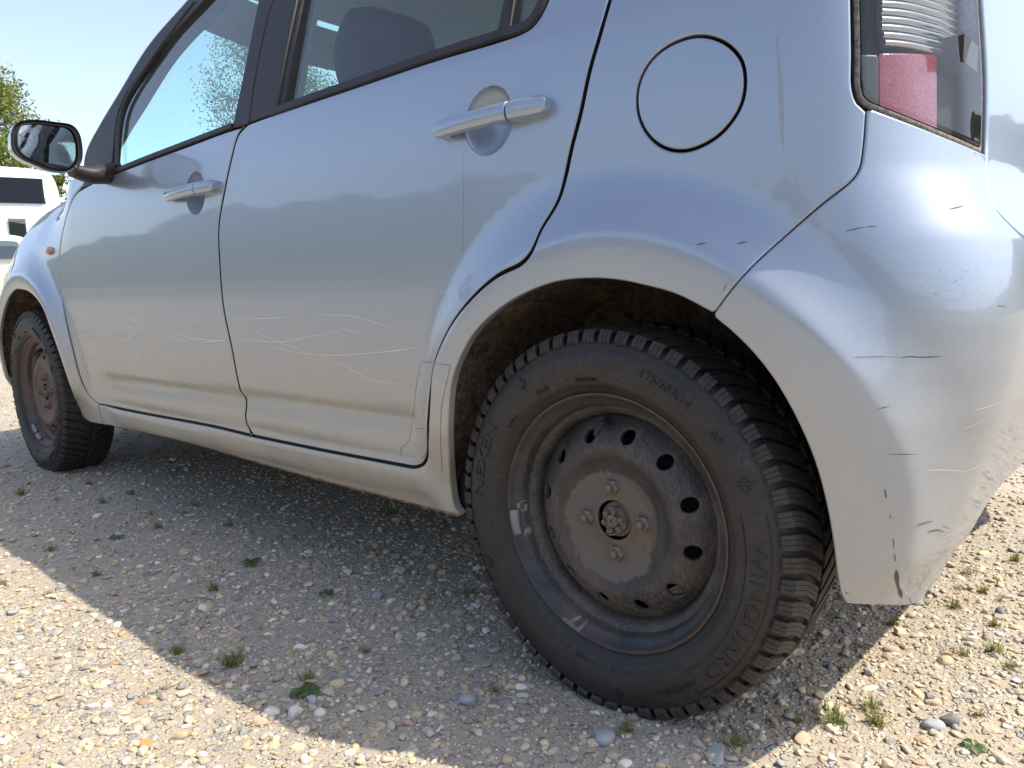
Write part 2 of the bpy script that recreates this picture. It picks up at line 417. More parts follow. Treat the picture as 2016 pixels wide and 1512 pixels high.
def frame(uv):
    e = .0015
    Tu = (S(uv+[e, 0])-S(uv-[e, 0]))/(2*e); Tv = (S(uv+[0, e])-S(uv-[0, e]))/(2*e)
    n = np.cross(Tu, Tv); n /= np.linalg.norm(n, axis=1)[:, None]
    return S(uv), n, Tu/np.linalg.norm(Tu, axis=1)[:, None], Tv/np.linalg.norm(Tv, axis=1)[:, None]
def Foff(off):
    def F(uv):
        p, n, a, b = frame(uv); return p+n*off, n, a, b
    return F
# pixel -> (u, z)
_gu, _gz = np.meshgrid(np.arange(-3.3, .75, .012), np.arange(.16, 1.5, .012)); _guv = np.stack([_gu.ravel(), _gz.ravel()], 1)
_gp, _gn, _, _ = frame(_guv); _ok = (((_gp-CAMP)*_gn).sum(1) < 0.002) & ((_guv[:, 1] < .98) | (_guv[:, 1] < 1.06+.76*(_guv[:, 0]+1.95)))
_guv = _guv[_ok]; _gx, _gy = project(_gp[_ok])
def px2uz(P, off=0.):
    P = np.atleast_2d(np.asarray(P, float)); out = []
    for x, y in P: out.append(_guv[np.argmin((_gx-x)**2+(_gy-y)**2)])
    uv = np.array(out)
    def pr(q):
        a = S(q)
        if off:
            a = frame(q)[0]+frame(q)[1]*off
        return np.stack(project(a), 1)
    for _ in range(8):
        e = 2e-4; f0 = pr(uv); J0 = (pr(uv+[e, 0])-f0)/e; J1 = (pr(uv+[0, e])-f0)/e
        r = P-f0; det = J0[:, 0]*J1[:, 1]-J0[:, 1]*J1[:, 0]; det = np.where(np.abs(det) < 1e-3, 1e-3, det)
        du = (r[:, 0]*J1[:, 1]-r[:, 1]*J1[:, 0])/det; dv = (J0[:, 0]*r[:, 1]-J0[:, 1]*r[:, 0])/det
        uv = uv+np.clip(np.stack([du, dv], 1), -.03, .03)
    return uv
def px(*pts, step=14): return px2uz(catmull(pts, step) if len(pts) > 2 else np.array(pts, float))
def uz(*pts, step=.02): return catmull(pts, step)
def cat(*segs): return np.vstack(segs)
def mirror_mesh(V, Fc, Nn):
    V2 = V.copy(); V2[:, 1] = 2*YC-V2[:, 1]; N2 = Nn.copy(); N2[:, 1] *= -1
    return V2, [f[::-1] for f in Fc], N2
CAR = empty('hatchback', (-1.2, YC, 0), label='silver hatchback with scratched paint and rusty black steel wheels parked on gravel', cat='car')
def full(poly):
    """a half outline that ends on the centre line, completed on the other side"""
    k = poly[:, 0] < UEND-.003; i = [j for j in range(len(poly)) if k[j] and not k[j-1]][0]; q = np.roll(poly, -i, 0); q = q[np.roll(k, -i)]
    return np.vstack([q, (q*[-1, 1]+[2*UEND, 0])[::-1]])
def panel(name, outer, mat='silver_paint', holes=(), off=0., gap=.0024, mirror=True, parent=None, edge=None, **kw):
    if area(np.asarray(outer)) < 0: outer = outer[::-1]
    o = resample(outer, .006, True)
    if gap: o = shrink(o, gap)
    Vv, Fc, Nn = trim(o, Foff(off), holes, bstep=.007, **kw)
    ob = link(name, mesh(name, Vv, Fc, True, Nn), [mat], parent or CAR)
    mo = None
    if edge: ob.data.materials.append(M[edge]); nf = trim.nface; ob.data.polygons.foreach_set('material_index', [0]*nf+[1]*(len(Fc)-nf))  # turned-in edges coloured black, standing in for the shade inside the gaps
    if mirror: mo = link(name, mesh(name, *mirror_mesh(Vv, Fc, Nn)[:2], True, mirror_mesh(Vv, Fc, Nn)[2]), [mat], CAR if not isinstance(mirror, bpy.types.Object) else mirror)
    return ob, mo

# ------------------------------------------------------------------ seams and outlines, read from the photograph
def ext(lo, hi, z):
    a, b = px2uz([lo, hi]); return a+(b-a)*(z-a[1])/(b[1]-a[1])
# handle recesses go into the surface before anything is cut from it
for c, ru, rz in (((961, 237), .050, .052), ((384, 380), .047, .050)):
    q = px2uz([c])[0]; BOWLS.append((q[0], q[1], ru, rz, .021))
b_low = px((490, 242), (483, 248), (469, 264), (455.5, 311), (439, 389), (430, 447), (431.5, 510), (439, 602), (455.5, 684), (474, 771), (484.5, 786), (483, 824), (491, 847), (497, 858))
fd_bot = px((497, 858), (417, 839), (278, 813), (194.5, 796))
fd_front = px((194.5, 796), (178, 783), (167, 766), (155.6, 738), (142, 685), (129, 629), (121, 582), (116.5, 517), (121.7, 465), (130, 430), (139, 400))
fd_front = np.vstack([fd_front, [[-1.925, .922], [-1.895, .932]]])
fd_top = px((164, 370), (196, 353), (278, 320.5), (370, 286), (455, 254.5), (483, 247))
rd_bot = px((497, 858), (622, 884), (700, 899), (812, 920))
rd_rear = px((812, 920), (829, 917), (839, 904), (841, 861), (842.6, 817), (850, 732), (859, 698), (889, 636), (930, 584), (978, 543), (1026, 519), (1044, 498), (1063, 454), (1098, 395), (1112, 350), (1125, 290), (1143, 220), (1160, 140), (1180, 70), (1200, 0))
rd_topend = ext((1160, 140), (1200, 0), 1.41)
belt_r = px((490, 242), (529, 227.5), (702, 168.5), (861, 114.5), (988, 76.5), (1030, 61), (1050, 48), (1066, 24), (1077, 0))
win_end = px2uz([(1077, 0)])[0]
wtop = np.array([win_end[0]+.03, 1.355])
lamp_out = px((1935, 0), (1944, 162), (1942, 306)), px((1942, 306), (1888, 283), (1807, 251), (1712, 216)), px((1712, 216), (1692, 202), (1682, 176), (1681, 100), (1679, 0))
lamp_top_l = ext((1681, 100), (1679, 0), 1.10); lamp_top_r = ext((1944, 162), (1935, 0), 1.10)
bump_seam = px((1710, 216), (1705, 283), (1697, 332), (1682, 356), (1625, 401), (1544, 470), (1483, 526), (1443, 571), (1405, 622))
arch_q = px((1405, 622), (1331, 584), (1268, 566), (1214, 555), (1160, 552), (1093, 559), (1027, 584), (977, 616), (935, 657), (906, 707), (890, 755), (884, 832), (886, 900), (889, 965), (898, 1005), (912, 1020))
sill_bot = px((912, 1020), (850, 1004), (759, 980), (603, 939), (472, 902), (361, 871), (222, 840), (203, 837))
arch_b = px((1405, 622), (1443, 653), (1485, 695), (1527, 749), (1568, 820), (1606, 907), (1631, 999), (1645, 1082), (1650, 1125), (1658, 1168), (1668, 1188))
bump_bot = px((1668, 1188), (1730, 1190.5), (1797, 1189), (1822, 1176))
crear = px2uz([(1822, 1176)])[0]
hatch_l = px((1935, 0), (1944, 162), (1942, 310), (1941, 352), (1946, 378), (1961, 413), (1990, 445), (2016, 471))
arch_f = px((164, 824), (153, 804), (139, 765), (125, 724), (111, 682), (97, 643), (86, 613), (72, 590), (53, 574), (33, 570))
uf = arch_f[-1]
ang0 = math.atan2(uf[1]-.29, uf[0]+2.425); r0 = math.hypot(uf[1]-.29, uf[0]+2.425)
af2 = np.array([(-2.425+(r0+(.345-r0)*k)*math.cos(ang0+k*(PI*.98-ang0)), .29+(r0+(.345-r0)*k)*math.sin(ang0+k*(PI*.98-ang0))) for k in np.linspace(0, 1, 24)[1:]])
nsplit = 15
grids = dict(grid=.016)
bowl_pts = []
for (bu, bz, ru, rz, dp) in BOWLS:
    ring = [(bu+ru*k*math.cos(a), bz+rz*k*math.sin(a)) for k in (.15, .3, .45, .6, .7, .8, .88, .94, .975, .995, 1.01, 1.04) for a in np.linspace(0, 2*PI, 44, endpoint=False)]
    bowl_pts.append(np.array(ring))
crest = []
for a in np.linspace(-.1, PI+.1, 150):
    dx, sn = math.cos(a), max(0, math.sin(a))
    for k in (-.012, -.006, -.002, .002, .006, .011, .018, .028):
        r1 = flare_r(np.array(dx), sn)[0]+k; crest.append((WHEELX[0]+r1*math.cos(a), .29+r1*math.sin(a)))
crest = np.array(crest)
front_door, fdm = panel('front_door', cat(fd_top, b_low[2:], fd_bot, fd_front), extra=bowl_pts[1], gap=.0036, r=.0022, edge='jamb_black', **grids)  # black door edges paint in the seam's shade over body-coloured metal
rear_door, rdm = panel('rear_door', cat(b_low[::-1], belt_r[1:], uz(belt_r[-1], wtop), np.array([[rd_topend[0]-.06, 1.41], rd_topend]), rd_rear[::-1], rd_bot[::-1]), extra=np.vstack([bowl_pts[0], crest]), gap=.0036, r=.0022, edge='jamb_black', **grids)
fuel_px = catmull([(1321, 85), (1378, 69), (1427, 83), (1459, 117), (1467, 158), (1459, 206), (1427, 255), (1386, 285), (1342, 298), (1301, 289), (1269, 259), (1253, 214.5), (1257, 162), (1281, 117), (1321, 85), (1378, 69), (1427, 83)], 8)
_k = [i for i in range(len(fuel_px)) if np.hypot(*(fuel_px[i]-[1378, 69])) < 1e-6]; fuel = px2uz(fuel_px[_k[0]:_k[-1]])
if area(fuel) < 0: fuel = fuel[::-1]
fuel = resample(fuel, .006, True)
fend_seam = px((194.5, 796), (197, 815), (203, 837))
side_poly = cat(fd_bot[::-1], rd_bot[1:], rd_rear[1:], np.array([rd_topend, [lamp_top_r[0]+.018, 1.41]]), np.array([lamp_top_r+[-.003, .003]]), np.array([lamp_top_l]), lamp_out[2][::-1], bump_seam, arch_q[1:], sill_bot[1:], fend_seam[::-1])
side_panel, spm = panel('side_panel', side_poly, holes=[shrink(fuel, -.0012)], r=.0035, extra=crest, flange=.014, **grids)
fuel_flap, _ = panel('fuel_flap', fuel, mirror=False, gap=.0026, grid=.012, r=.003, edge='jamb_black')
fender_poly = cat(fd_front, uz((fd_front[-1][0], fd_front[-1][1]), (-1.78, ztop(-1.78)-.004), (-2.2, ztop(-2.2)-.004), (-2.55, ztop(-2.55)-.004)), uz((-2.55, ztop(-2.55)-.004), (-2.62, .78), (-2.70, .66)), uz((-2.70, .66), af2[nsplit]), af2[nsplit::-1], arch_f[::-1], px((164, 824), (180, 833), (203, 837)), fend_seam[::-1])
front_wing, fwm = panel('front_wing', fender_poly, **grids)
fb = cat(af2[nsplit:], uz(af2[-1], (-2.80, .21), (UEND*0+PS[0]+.002, .2)), uz((PS[0]+.002, .2), (PS[0]+.002, .62)), uz((PS[0]+.002, .62), (-3.05, .615), (-2.70, .66)), uz((-2.70, .66), af2[nsplit]))
front_bumper, fbm = panel('front_bumper', fb, grid=.03)
head_poly = cat(uz((-2.70, .66), (-2.62, .78), (-2.55, ztop(-2.55)-.004)), uz((-2.55, ztop(-2.55)-.004), (-2.85, .80), (-3.08, .75)), uz((-3.08, .75), (-3.1, .625)), uz((-3.1, .625), (-3.0, .618), (-2.70, .66)))
hl_house, hlm = panel('headlamp', head_poly, 'chrome_dull', grid=.03, off=-.03, flange=.02)
panel('lens', head_poly, 'lens_clear', grid=.03, off=0, flange=.01, parent=hl_house, mirror=hlm)
bump_poly = cat(bump_seam[::-1], lamp_out[1][::-1], hatch_l[hatch_l[:, 1] < lamp_out[1][0][1]], uz(hatch_l[-1], (UEND-.3, .655), (UEND, .65)), uz((UEND, .65), (UEND, .36)), uz((UEND, .36), (crear[0]+.30, .35), (crear[0]+.10, .322), crear), bump_bot[::-1], arch_b[::-1])
rear_bumper, rbm = panel('rear_bumper', full(bump_poly), mirror=False, r=.003, flange=.02, grid=.012, gap=-.0013, extra=crest)
hatch_poly = cat(np.array([[UEND, 1.42], [lamp_top_r[0]+.02, 1.42]]), np.array([lamp_top_r]), hatch_l, uz(hatch_l[-1], (UEND-.3, .655), (UEND, .65)), uz((UEND, .65), (UEND, 1.42)))
rw = cat(uz((UEND, 1.02), (UEND-.48, 1.06)), uz((UEND-.48, 1.06), (UEND-.44, 1.34)), uz((UEND-.44, 1.34), (UEND, 1.36)), uz((UEND, 1.36), (UEND, 1.02)))
rwh = cat(uz((UEND, 1.04), (UEND-.49, 1.045)), uz((UEND-.49, 1.045), (UEND-.45, 1.35)), uz((UEND-.45, 1.35), (UEND, 1.372)), uz((UEND, 1.372), (UEND, 1.04)))
tailgate, tgm = panel('tailgate', full(hatch_poly), holes=[resample(full(rwh), .008, True)], mirror=False, grid=.02)
panel('rear_window', full(rw), 'car_glass', mirror=False, grid=.05, r=0, flange=0, off=-.004)

# greenhouse: black door frames, glass, pillars
fg_top_l = ext((306, 103), (400, 0), 1.375); fg_top_r = ext((480, 136), (508, 0), 1.385)
fglass = cat(px((219, 328), (222, 290), (236, 206), (306, 103), (400, 0)), np.array([fg_top_l]), np.array([fg_top_r]), px((508, 0), (480, 136), (458, 242)), px((458, 242), (340, 288), (219, 333)))
ff_a = px((163, 371), (167, 305), (196, 245), (230, 188), (292, 88), (368, 0))
ff_top_l = ext((292, 88), (368, 0), 1.425); ff_top_r = ext((511, 103), (537, 0), 1.425)
b_up = px((490, 242), (497, 183), (511, 103), (528, 28), (537, 0))
fframe = cat(ff_a, np.array([ff_top_l, ff_top_r]), b_up[::-1], px((490, 242), (483, 246), (455, 254), (370, 285.5), (278, 320), (204, 351)), px((204, 351), (163, 371)))
def fix(poly, step=.006):
    poly = resample(poly, step, True); return poly if area(poly) > 0 else poly[::-1]
fglass = fix(fglass)
frame_f, ffm = panel('window_frame', fframe, 'black_trim', holes=[fglass], off=-.001, r=.003, gap=.0015, grid=.03, flange=.02, parent=front_door, mirror=fdm)
def pane(poly, off=-.012, parent=None, mirror=True, mat='car_glass', name='window'):
    return panel(name, poly, mat, off=off, gap=-.004, grid=.04, r=0, flange=0, parent=parent, mirror=mirror)
pane(fglass, parent=front_door, mirror=fdm)
g1r = ext((978, 60), (989, 0), 1.375); g1l = ext((570, 130), (594, 0), 1.385)
rg1 = fix(cat(px((557, 206), (709, 153), (886, 92.5), (977, 61)), px((977, 61), (989, 0)), np.array([g1r, g1l]), px((594, 0), (570, 130), (557, 206))))
g2r = np.array([wtop[0]-.03, 1.33]); g2l = ext((1003, 54), (1011, 0), 1.37)
rg2 = fix(cat(px((1003, 53), (1035, 42), (1054, 26), (1064, 0)), np.array([g2r, g2l]), px((1011, 0), (1003, 53))))
rframe = cat(b_up, np.array([ff_top_r+[.004, 0]]), np.array([[rd_topend[0]-.08, 1.41]]), uz(wtop, belt_r[-1])[0:], belt_r[::-1])
frame_r, frm = panel('window_frame', rframe, 'black_trim', holes=[rg1, rg2], off=-.001, r=.003, gap=.0015, grid=.03, flange=.022, parent=rear_door, mirror=rdm)
pane(rg1, parent=rear_door, mirror=rdm); pane(rg2, parent=rear_door, mirror=rdm, name='quarter_window')
# proud rubber belt strips along the foot of the glass
def ribbon3(pxs, width, off, name, mat, parent, thick=.006, mirror=None):
    c = px2uz(catmull(pxs, 12)); p, n, tu, tv = frame(c); g = G()
    T = np.gradient(p, axis=0); T /= np.linalg.norm(T, axis=1)[:, None]; side = np.cross(n, T)
    secs = []
    for k in range(len(p)):
        a = p[k]+n[k]*off
        secs.append([a-side[k]*width/2-n[k]*thick, a-side[k]*width/2*.8, a+side[k]*width/2*.8, a+side[k]*width/2-n[k]*thick])
    g.loft(secs, True, flip=True); o = g.ob(name, mat, parent)
    if mirror is not None:
        g2 = G(); g2.v = [(x, 2*YC-y, z) for x, y, z in g.v]; g2.f = [f[::-1] for f in g.f]; g2.ob(name, mat, mirror)
    return o
ribbon3([(214, 342), (278, 316), (370, 281), (457, 248)], .013, .004, 'belt_strip', 'black_trim', front_door, mirror=fdm)
ribbon3([(533, 222), (620, 190), (702, 162), (861, 107), (985, 68), (1026, 55), (1045, 44), (1060, 22), (1070, 0)], .017, .004, 'belt_strip', 'black_trim', rear_door, mirror=rdm)
ribbon3([(545, 210), (562, 110), (584, 0)], .012, .003, 'window_seal', 'rubber_seal', rear_door)
ribbon3([(990, 56), (1000, 0), (1004, -30)], .016, .002, 'divider_bar', 'black_gloss', rear_door, mirror=rdm)
ribbon3([(229, 325), (231, 260), (243, 205), (300, 112), (384, 0)], .011, .002, 'window_seal', 'rubber_seal', front_door)
# A pillar, windscreen, roof, bonnet
ap_in = cat(ff_a, np.array([ff_top_l])); ap = []
P0 = S(ap_in, -.002); nP = frame(ap_in)[1]
wl = P0+np.array([-.055, .075, .006])
g = G(); g.grid(np.stack([P0, P0+np.array([-.012, .004, .004]), P0+np.array([-.03, .022, .006]), wl], 1), flip=True)
g.ob('front_pillar', 'silver_paint', CAR)
g2 = G(); g2.v = [(x, 2*YC-y, z) for x, y, z in g.v]; g2.f = [f[::-1] for f in g.f]; g2.ob('front_pillar', 'silver_paint', CAR)
def across(L, n, bow, crown):
    """rows from a left edge L to its mirror image; bow moves the middle in x, crown in z"""
    rows = []
    for k, q in enumerate(L):
        s = np.linspace(-1, 1, n); y = YC+s*(YC-q[1]); e = 1-s**2
        rows.append(np.stack([q[0]+bow[k]*e, y, q[2]+crown[k]*e], 1))
    return np.array(rows)
WLs = resample(wl, .05); nb = len(WLs)
low = np.array([[WLs[0][0]-.22, WLs[0][1]+.02, WLs[0][2]-.03]])
WL2 = WLs
g = G(); g.grid(across(WL2, 31, np.linspace(-.33, -.16, nb), np.linspace(-.01, .03, nb))); g.ob('windscreen', 'car_glass', CAR)
ur = np.linspace(ff_top_l[0], rd_topend[0]+.19, 40); rail = S(np.stack([ur, np.full(40, 1.42)], 1))
rows = []
for k, q in enumerate(rail):
    s = np.linspace(-1, 1, 41); e = (1-np.abs(s)**2.6); fx = k/39
    zc = .075*(math.sin(PI*min(1, .18+fx*.62)))**.5
    rows.append(np.stack([q[0]+(-.16*(1-fx)**2+.06*fx**3)*(1-s**2), YC+s*(YC-q[1]), q[2]+zc*e**.8], 1))
g = G(); g.grid(rows); g.ob('roof', 'silver_paint', CAR)
g = G(); g.grid(np.array(rows)*[1, .97, 1]+[0, YC*.03, -.035], flip=True); headliner_g = g
ue = np.linspace(rd_topend[0]+.19, UEND, 40); te = S(np.stack([ue, np.full(40, 1.425)], 1)); te = np.vstack([te, te[-2::-1]*[1, -1, 1]+[0, 2*YC, 0]]); lr = rows[-1]
te = resample(te, .001)[np.linspace(0, len(resample(te, .001))-1, len(lr)).astype(int)]
g = G(); g.grid(np.array([lr, (lr+te)/2+[.02, 0, .012], te+[.012, 0, .004], te+[-.01, 0, -.02]])); g.ob('roof_spoiler', 'silver_paint', CAR)
xs_ = np.linspace(-1.76, -2.98, 26); hl = np.array([[x, 0, ztop(x)-.004] for x in xs_])
for k, x in enumerate(xs_):
    uu = x if x > -2.7 else x-.05*(x+2.7)**2
    hl[k] = S(np.array([[uu, ztop(x)-.004]]))[0]
    if x < -2.6: hl[k, 1] += .22*((-2.6-x)/.38)**2; hl[k, 0] = x+.0; hl[k, 2] = ztop(x)-.004
g = G(); g.grid(across(hl, 31, -.10*np.ones(26)*np.linspace(1.6, .6, 26), .035+0*xs_)); g.ob('bonnet', 'silver_paint', CAR)
g = G(); gr = S(np.stack([np.linspace(PS[0]+.002, -2.72, 30), np.full(30, .63)], 1), -.06)
g.grid(np.stack([gr, gr+[0, 0, .13]], 1)); gg = G(); gg.v = g.v+[(x, 2*YC-y, z) for x, y, z in g.v]; n0 = len(g.v); gg.f = g.f+[tuple(i+n0 for i in f[::-1]) for f in g.f]
gg.ob('front_grille', 'black_gloss', CAR)
# cowl under the windscreen
g = G(); cw = across(np.array([WLs[0]+[.0, 0, .0], [hl[0][0]+.02, hl[0][1]+.03, hl[0][2]-.03], hl[0]+[.01, .01, -.015]]), 21, [-.33, -.2, -.16], [-.01, .02, .03]); g.grid(cw); g.ob('cowl', 'black_trim', CAR)
# black body shell behind the gaps, floor
for sgn in (0, 1):
    uu, zz = np.meshgrid(np.r_[np.arange(-2.02, -.34, .012)], np.linspace(.215, .93, 60), indexing='ij')
    P = S(np.stack([uu.ravel(), zz.ravel()], 1), -.011).reshape(uu.shape+(3,)); P[:, 0, 1] += .06
    uu2, zz2 = np.meshgrid(np.r_[np.arange(-.36, .62, .03)], np.linspace(.68, .98, 10), indexing='ij')
    P2 = S(np.stack([uu2.ravel(), zz2.ravel()], 1), -.05).reshape(uu2.shape+(3,))
    if sgn: P[..., 1] = 2*YC-P[..., 1]; P2[..., 1] = 2*YC-P2[..., 1]
    G().grid(P, flip=bool(sgn)).grid(P2, flip=bool(sgn)).ob('door_jamb', 'jamb_black', CAR)
g = G(); g.box((-1.15, YC, .27), (1.75, 1.5, .09)); g.box((.2, YC, .33), (.42, 1.05, .06)); g.box((-2.45, YC, .3), (1.0, 1.0, .08)); g.ob('underbody', 'jamb_black', CAR, bevel=.02)

# ------------------------------------------------------------------ door handles
def place(uv, off): p, n, a, b = frame(np.asarray(uv, float)); return p+n*np.asarray(off).reshape(-1, 1)
def handle(p0, p1, door, mdoor, keyhole):
    a, b = px2uz([p0, p1]); L = np.linalg.norm(b-a); d = (b-a)/L; pn = np.array([-d[1], d[0]])
    def bar(t0, t1, name, n=26):
        secs = []
        for t in np.linspace(t0, t1, n):
            # height of the bar, stand-off and thickness along its length
            e0 = min(1, (t/.10)); e1 = min(1, ((1-t)/.10))
            h = .0145*(math.sqrt(max(0, 1-(1-e0)**2))*.45+.55)*(math.sqrt(max(0, 1-(1-e1)**2))*.5+.5)
            st = .029*math.sin(PI*min(1, max(0, (t*.86+.09))))**.32
            inner = -.004 if (t < .13 or t > .62) else st-.013
            c = a+d*L*t; sec = []
            for q, o in ((-.9, inner), (-1.0, st-.009), (-.86, st-.003), (-.45, st+.0005), (.2, st+.001), (.75, st-.002), (1.0, st-.008), (.9, inner)):
                sec.append(place([c+pn*h*q], [o])[0])
            secs.append(sec)
        g = G(); g.loft(secs, True, flip=False); o = g.ob(name, 'silver_paint', door, bevel=.001)
        g2 = G(); g2.v = [(x, 2*YC-y, z) for x, y, z in g.v]; g2.f = [f[::-1] for f in g.f]; g2.ob(name, 'silver_paint', mdoor, bevel=.001)
    bar(0, .705, 'door_handle', 30); bar(.718, 1, 'handle_cap', 14)
    if keyhole:
        c = a+d*L*.83; p, n, tu, tv = frame(np.array([c])); p = p[0]+n[0]*.0225; g = G()
        rings = [[p+n[0]*(.002*(1-r*.6))+(tu[0]*math.cos(q)+tv[0]*math.sin(q))*.0075*r for q in np.linspace(0, 2*PI, 20, endpoint=False)] for r in (1.2, 1.0, .6, .05)]
        g.loft(rings, True, flip=False); g.ob('keyhole', 'rubber_seal', door)
_bw = list(BOWLS); BOWLS.clear()
handle((868, 262), (1086, 207), rear_door, rdm, False)
handle((337, 388), (431, 366), front_door, fdm, True)
BOWLS.extend(_bw)

# ------------------------------------------------------------------ tail lamp
lamp_poly = fix(cat(lamp_out[0], lamp_out[1], lamp_out[2], np.array([lamp_top_l, lamp_top_r])), .005)
lamp, lampm = panel('tail_lamp', shrink(lamp_poly, .010), 'jamb_black', off=-.034, grid=.012, r=0, flange=-.03, gap=0)
simple('lamp_gasket', (.12, .105, .09), .55, var=.5, scale=150, bump=.4)
gasket_i = shrink(lamp_poly, .010)
panel('gasket', lamp_poly, 'lamp_gasket', holes=[fix(gasket_i)], off=-.004, gap=.003, grid=.02, r=.0025, flange=.02, parent=lamp, mirror=lampm)
panel('lens', gasket_i, 'lens_clear', off=-.002, gap=-.001, grid=.016, r=.006, flange=.006, parent=lamp, mirror=lampm)
def redmat():
    t = NT('red_reflector'); zz = t.xyz(); 
    br = t.n('TexVoronoi', {'Vector': t.co((1, 1, 1)), 'Scale': 260.}, distance='CHEBYCHEV').outputs[0]
    big = t.noise(14, detail=5)
    c = t.mix(t.ramp(br, .1, .6), (.34, .003, .012), (.16, .001, .006)); c = t.mix(t.ramp(big, .55, .8, 0, .6), c, (.36, .10, .13))
    t.B(Base_Color=c, Roughness=.22, Coat_Weight=1., Normal=t.bump(br, .5, .001)); M['red_reflector'] = t.m
redmat()
red = fix(cat(px((1754, 90), (1883, 95)), px((1883, 95), (1883, 262)), px((1883, 262), (1754, 215)), px((1754, 215), (1754, 90))), .004)
panel('red_reflector', red, 'red_reflector', off=-.022, gap=0, grid=.012, r=.003, flange=.02, parent=lamp, mirror=lampm)
t = NT('grey_mesh'); t.B(Base_Color=(.06, .065, .075), Roughness=.45, Normal=t.bump(t.n('TexChecker', {'Vector': t.co(), 'Scale': 400.}).outputs[1], .5, .001)); M['grey_mesh'] = t.m
dark = fix(cat(px((1706, 95), (1750, 95)), px((1750, 95), (1750, 211)), px((1750, 211), (1712, 195)), px((1712, 195), (1706, 95))), .004)
panel('side_bezel', dark, 'grey_mesh', off=-.018, gap=0, grid=.015, r=.003, flange=.02, parent=lamp, mirror=lampm)
# ribbed clear reversing-light optic above the red block
opt_uv = px2uz([(1772, 40), (1925, 84)]); u0, u1 = opt_uv[0][0]-.008, opt_uv[1][0]-.004; zb = px2uz([(1850, 86)])[0][1]
for k in range(15):
    z0 = zb+k*.0088; g = G(); secs = []
    for u in np.linspace(u0+.006*max(0, 1-k*.5), u1, 14):
        sec = []
        for q in np.linspace(0, PI, 7): sec.append(place([[u, z0+.0043-.0042*math.cos(q)]], [-.026+.006*math.sin(q)])[0])
        sec += [place([[u, z0+.0087]], [-.032])[0], place([[u, z0]], [-.032])[0]]
        secs.append(sec)
    g.loft(secs, True); g.ob('optic_rib', 'optic', lamp) if 'optic' in M else None
    if 'optic' not in M:
        t = NT('optic'); t.B(Base_Color=(.50, .52, .53), Metallic=.8, Roughness=.16, Coat_Weight=1.); M['optic'] = t.m; g.ob('optic_rib', 'optic', lamp)

# ------------------------------------------------------------------ door mirror
def mirror_unit(sg):
    """built on the near side, mirrored for the far side"""
    fy = (lambda y: y) if sg == 0 else (lambda y: 2*YC-y)
    def fin(g): 
        if sg: g.v = [(x, fy(y), z) for x, y, z in g.v]; g.f = [f[::-1] for f in g.f]
        return g
    X0 = -1.615
    # outline of the housing's rear rim in (y, z), read from the photograph at the mirror's plane
    rim = []
    for q in [(24, 262), (33, 242), (60, 236), (105, 240), (142, 247), (155, 262), (162, 300), (158, 322), (140, 338), (110, 338), (70, 324), (38, 308), (26, 292)]:
        p = on_plane(*q, 0, X0+.0); rim.append((p[1], p[2]))
    rim = resample(catmull(rim+[rim[0]], .01), .008, True); c = rim.mean(0)
    secs = []
    for s, dx in ((.86, .002), (.93, -.004), (.985, -.001), (1.0, .004), (1.0, -.012), (.985, -.03), (.94, -.055), (.84, -.078), (.62, -.094), (.3, -.101), (.03, -.102)):
        q = c+(rim-c)*s; secs.append(np.c_[np.full(len(q), X0+dx), q])
    g = G(); g.loft(secs[3:], False, flip=True); h = fin(g).ob('door_mirror', 'silver_paint', CAR)
    g = G(); g.loft(secs[:5], False, flip=True); fin(g).ob('mirror_rim', 'black_trim', h)
    q = c+(rim-c)*.9; q2 = c+(rim-c)*.5
    g = G(); g.loft([np.c_[np.full(len(q), X0-.006), q], np.c_[np.full(len(q), X0-.0045), q2], np.c_[np.full(len(q), X0-.004), c+(rim-c)*.02]], True, flip=False)
    if 'mirror_glass' not in M:
        t = NT('mirror_glass'); nz = t.noise(55, detail=6, rough=.7); sm = t.ramp(nz, .5, .75)
        t.B(Base_Color=t.mix(sm, (.30, .32, .33), (.22, .22, .22)), Metallic=1., Roughness=t.ramp(nz, .45, .8, .03, .2)); M['mirror_glass'] = t.m
    fin(g).ob('mirror_glass', 'mirror_glass', h)
    g = G()
    foot = np.array([on_plane(140, 335, 0, X0-.03), [-1.64, -.055, .947], [-1.66, -.01, .955], [-1.68, .03, .965]]); 
    secs = []
    for k, p in enumerate(catmull(foot, .02)):
        secs.append([p+np.array([a*(.030+.012*k/6), 0, b*(.016+.01*k/6)]) for a, b in rrect(2, 2, .8, 4)])
    g.loft(secs, True); fin(g).ob('mirror_foot', 'black_trim', h)
mirror_unit(0); mirror_unit(1)
# side repeater on the wing
c = px2uz([(99, 494)])[0]; p, n, tu, tv = (q[0] for q in frame(np.array([c]))); g = G()
g.loft([[p+n*o+(tu*math.cos(q)*.021+tv*math.sin(q)*.0135)*r for q in np.linspace(0, 2*PI, 28, endpoint=False)] for r, o in ((1, -.001), (1, .004), (.9, .009), (.6, .012), (.05, .013))], True, flip=True)
g.ob('side_repeater', 'orange_lens', front_wing)

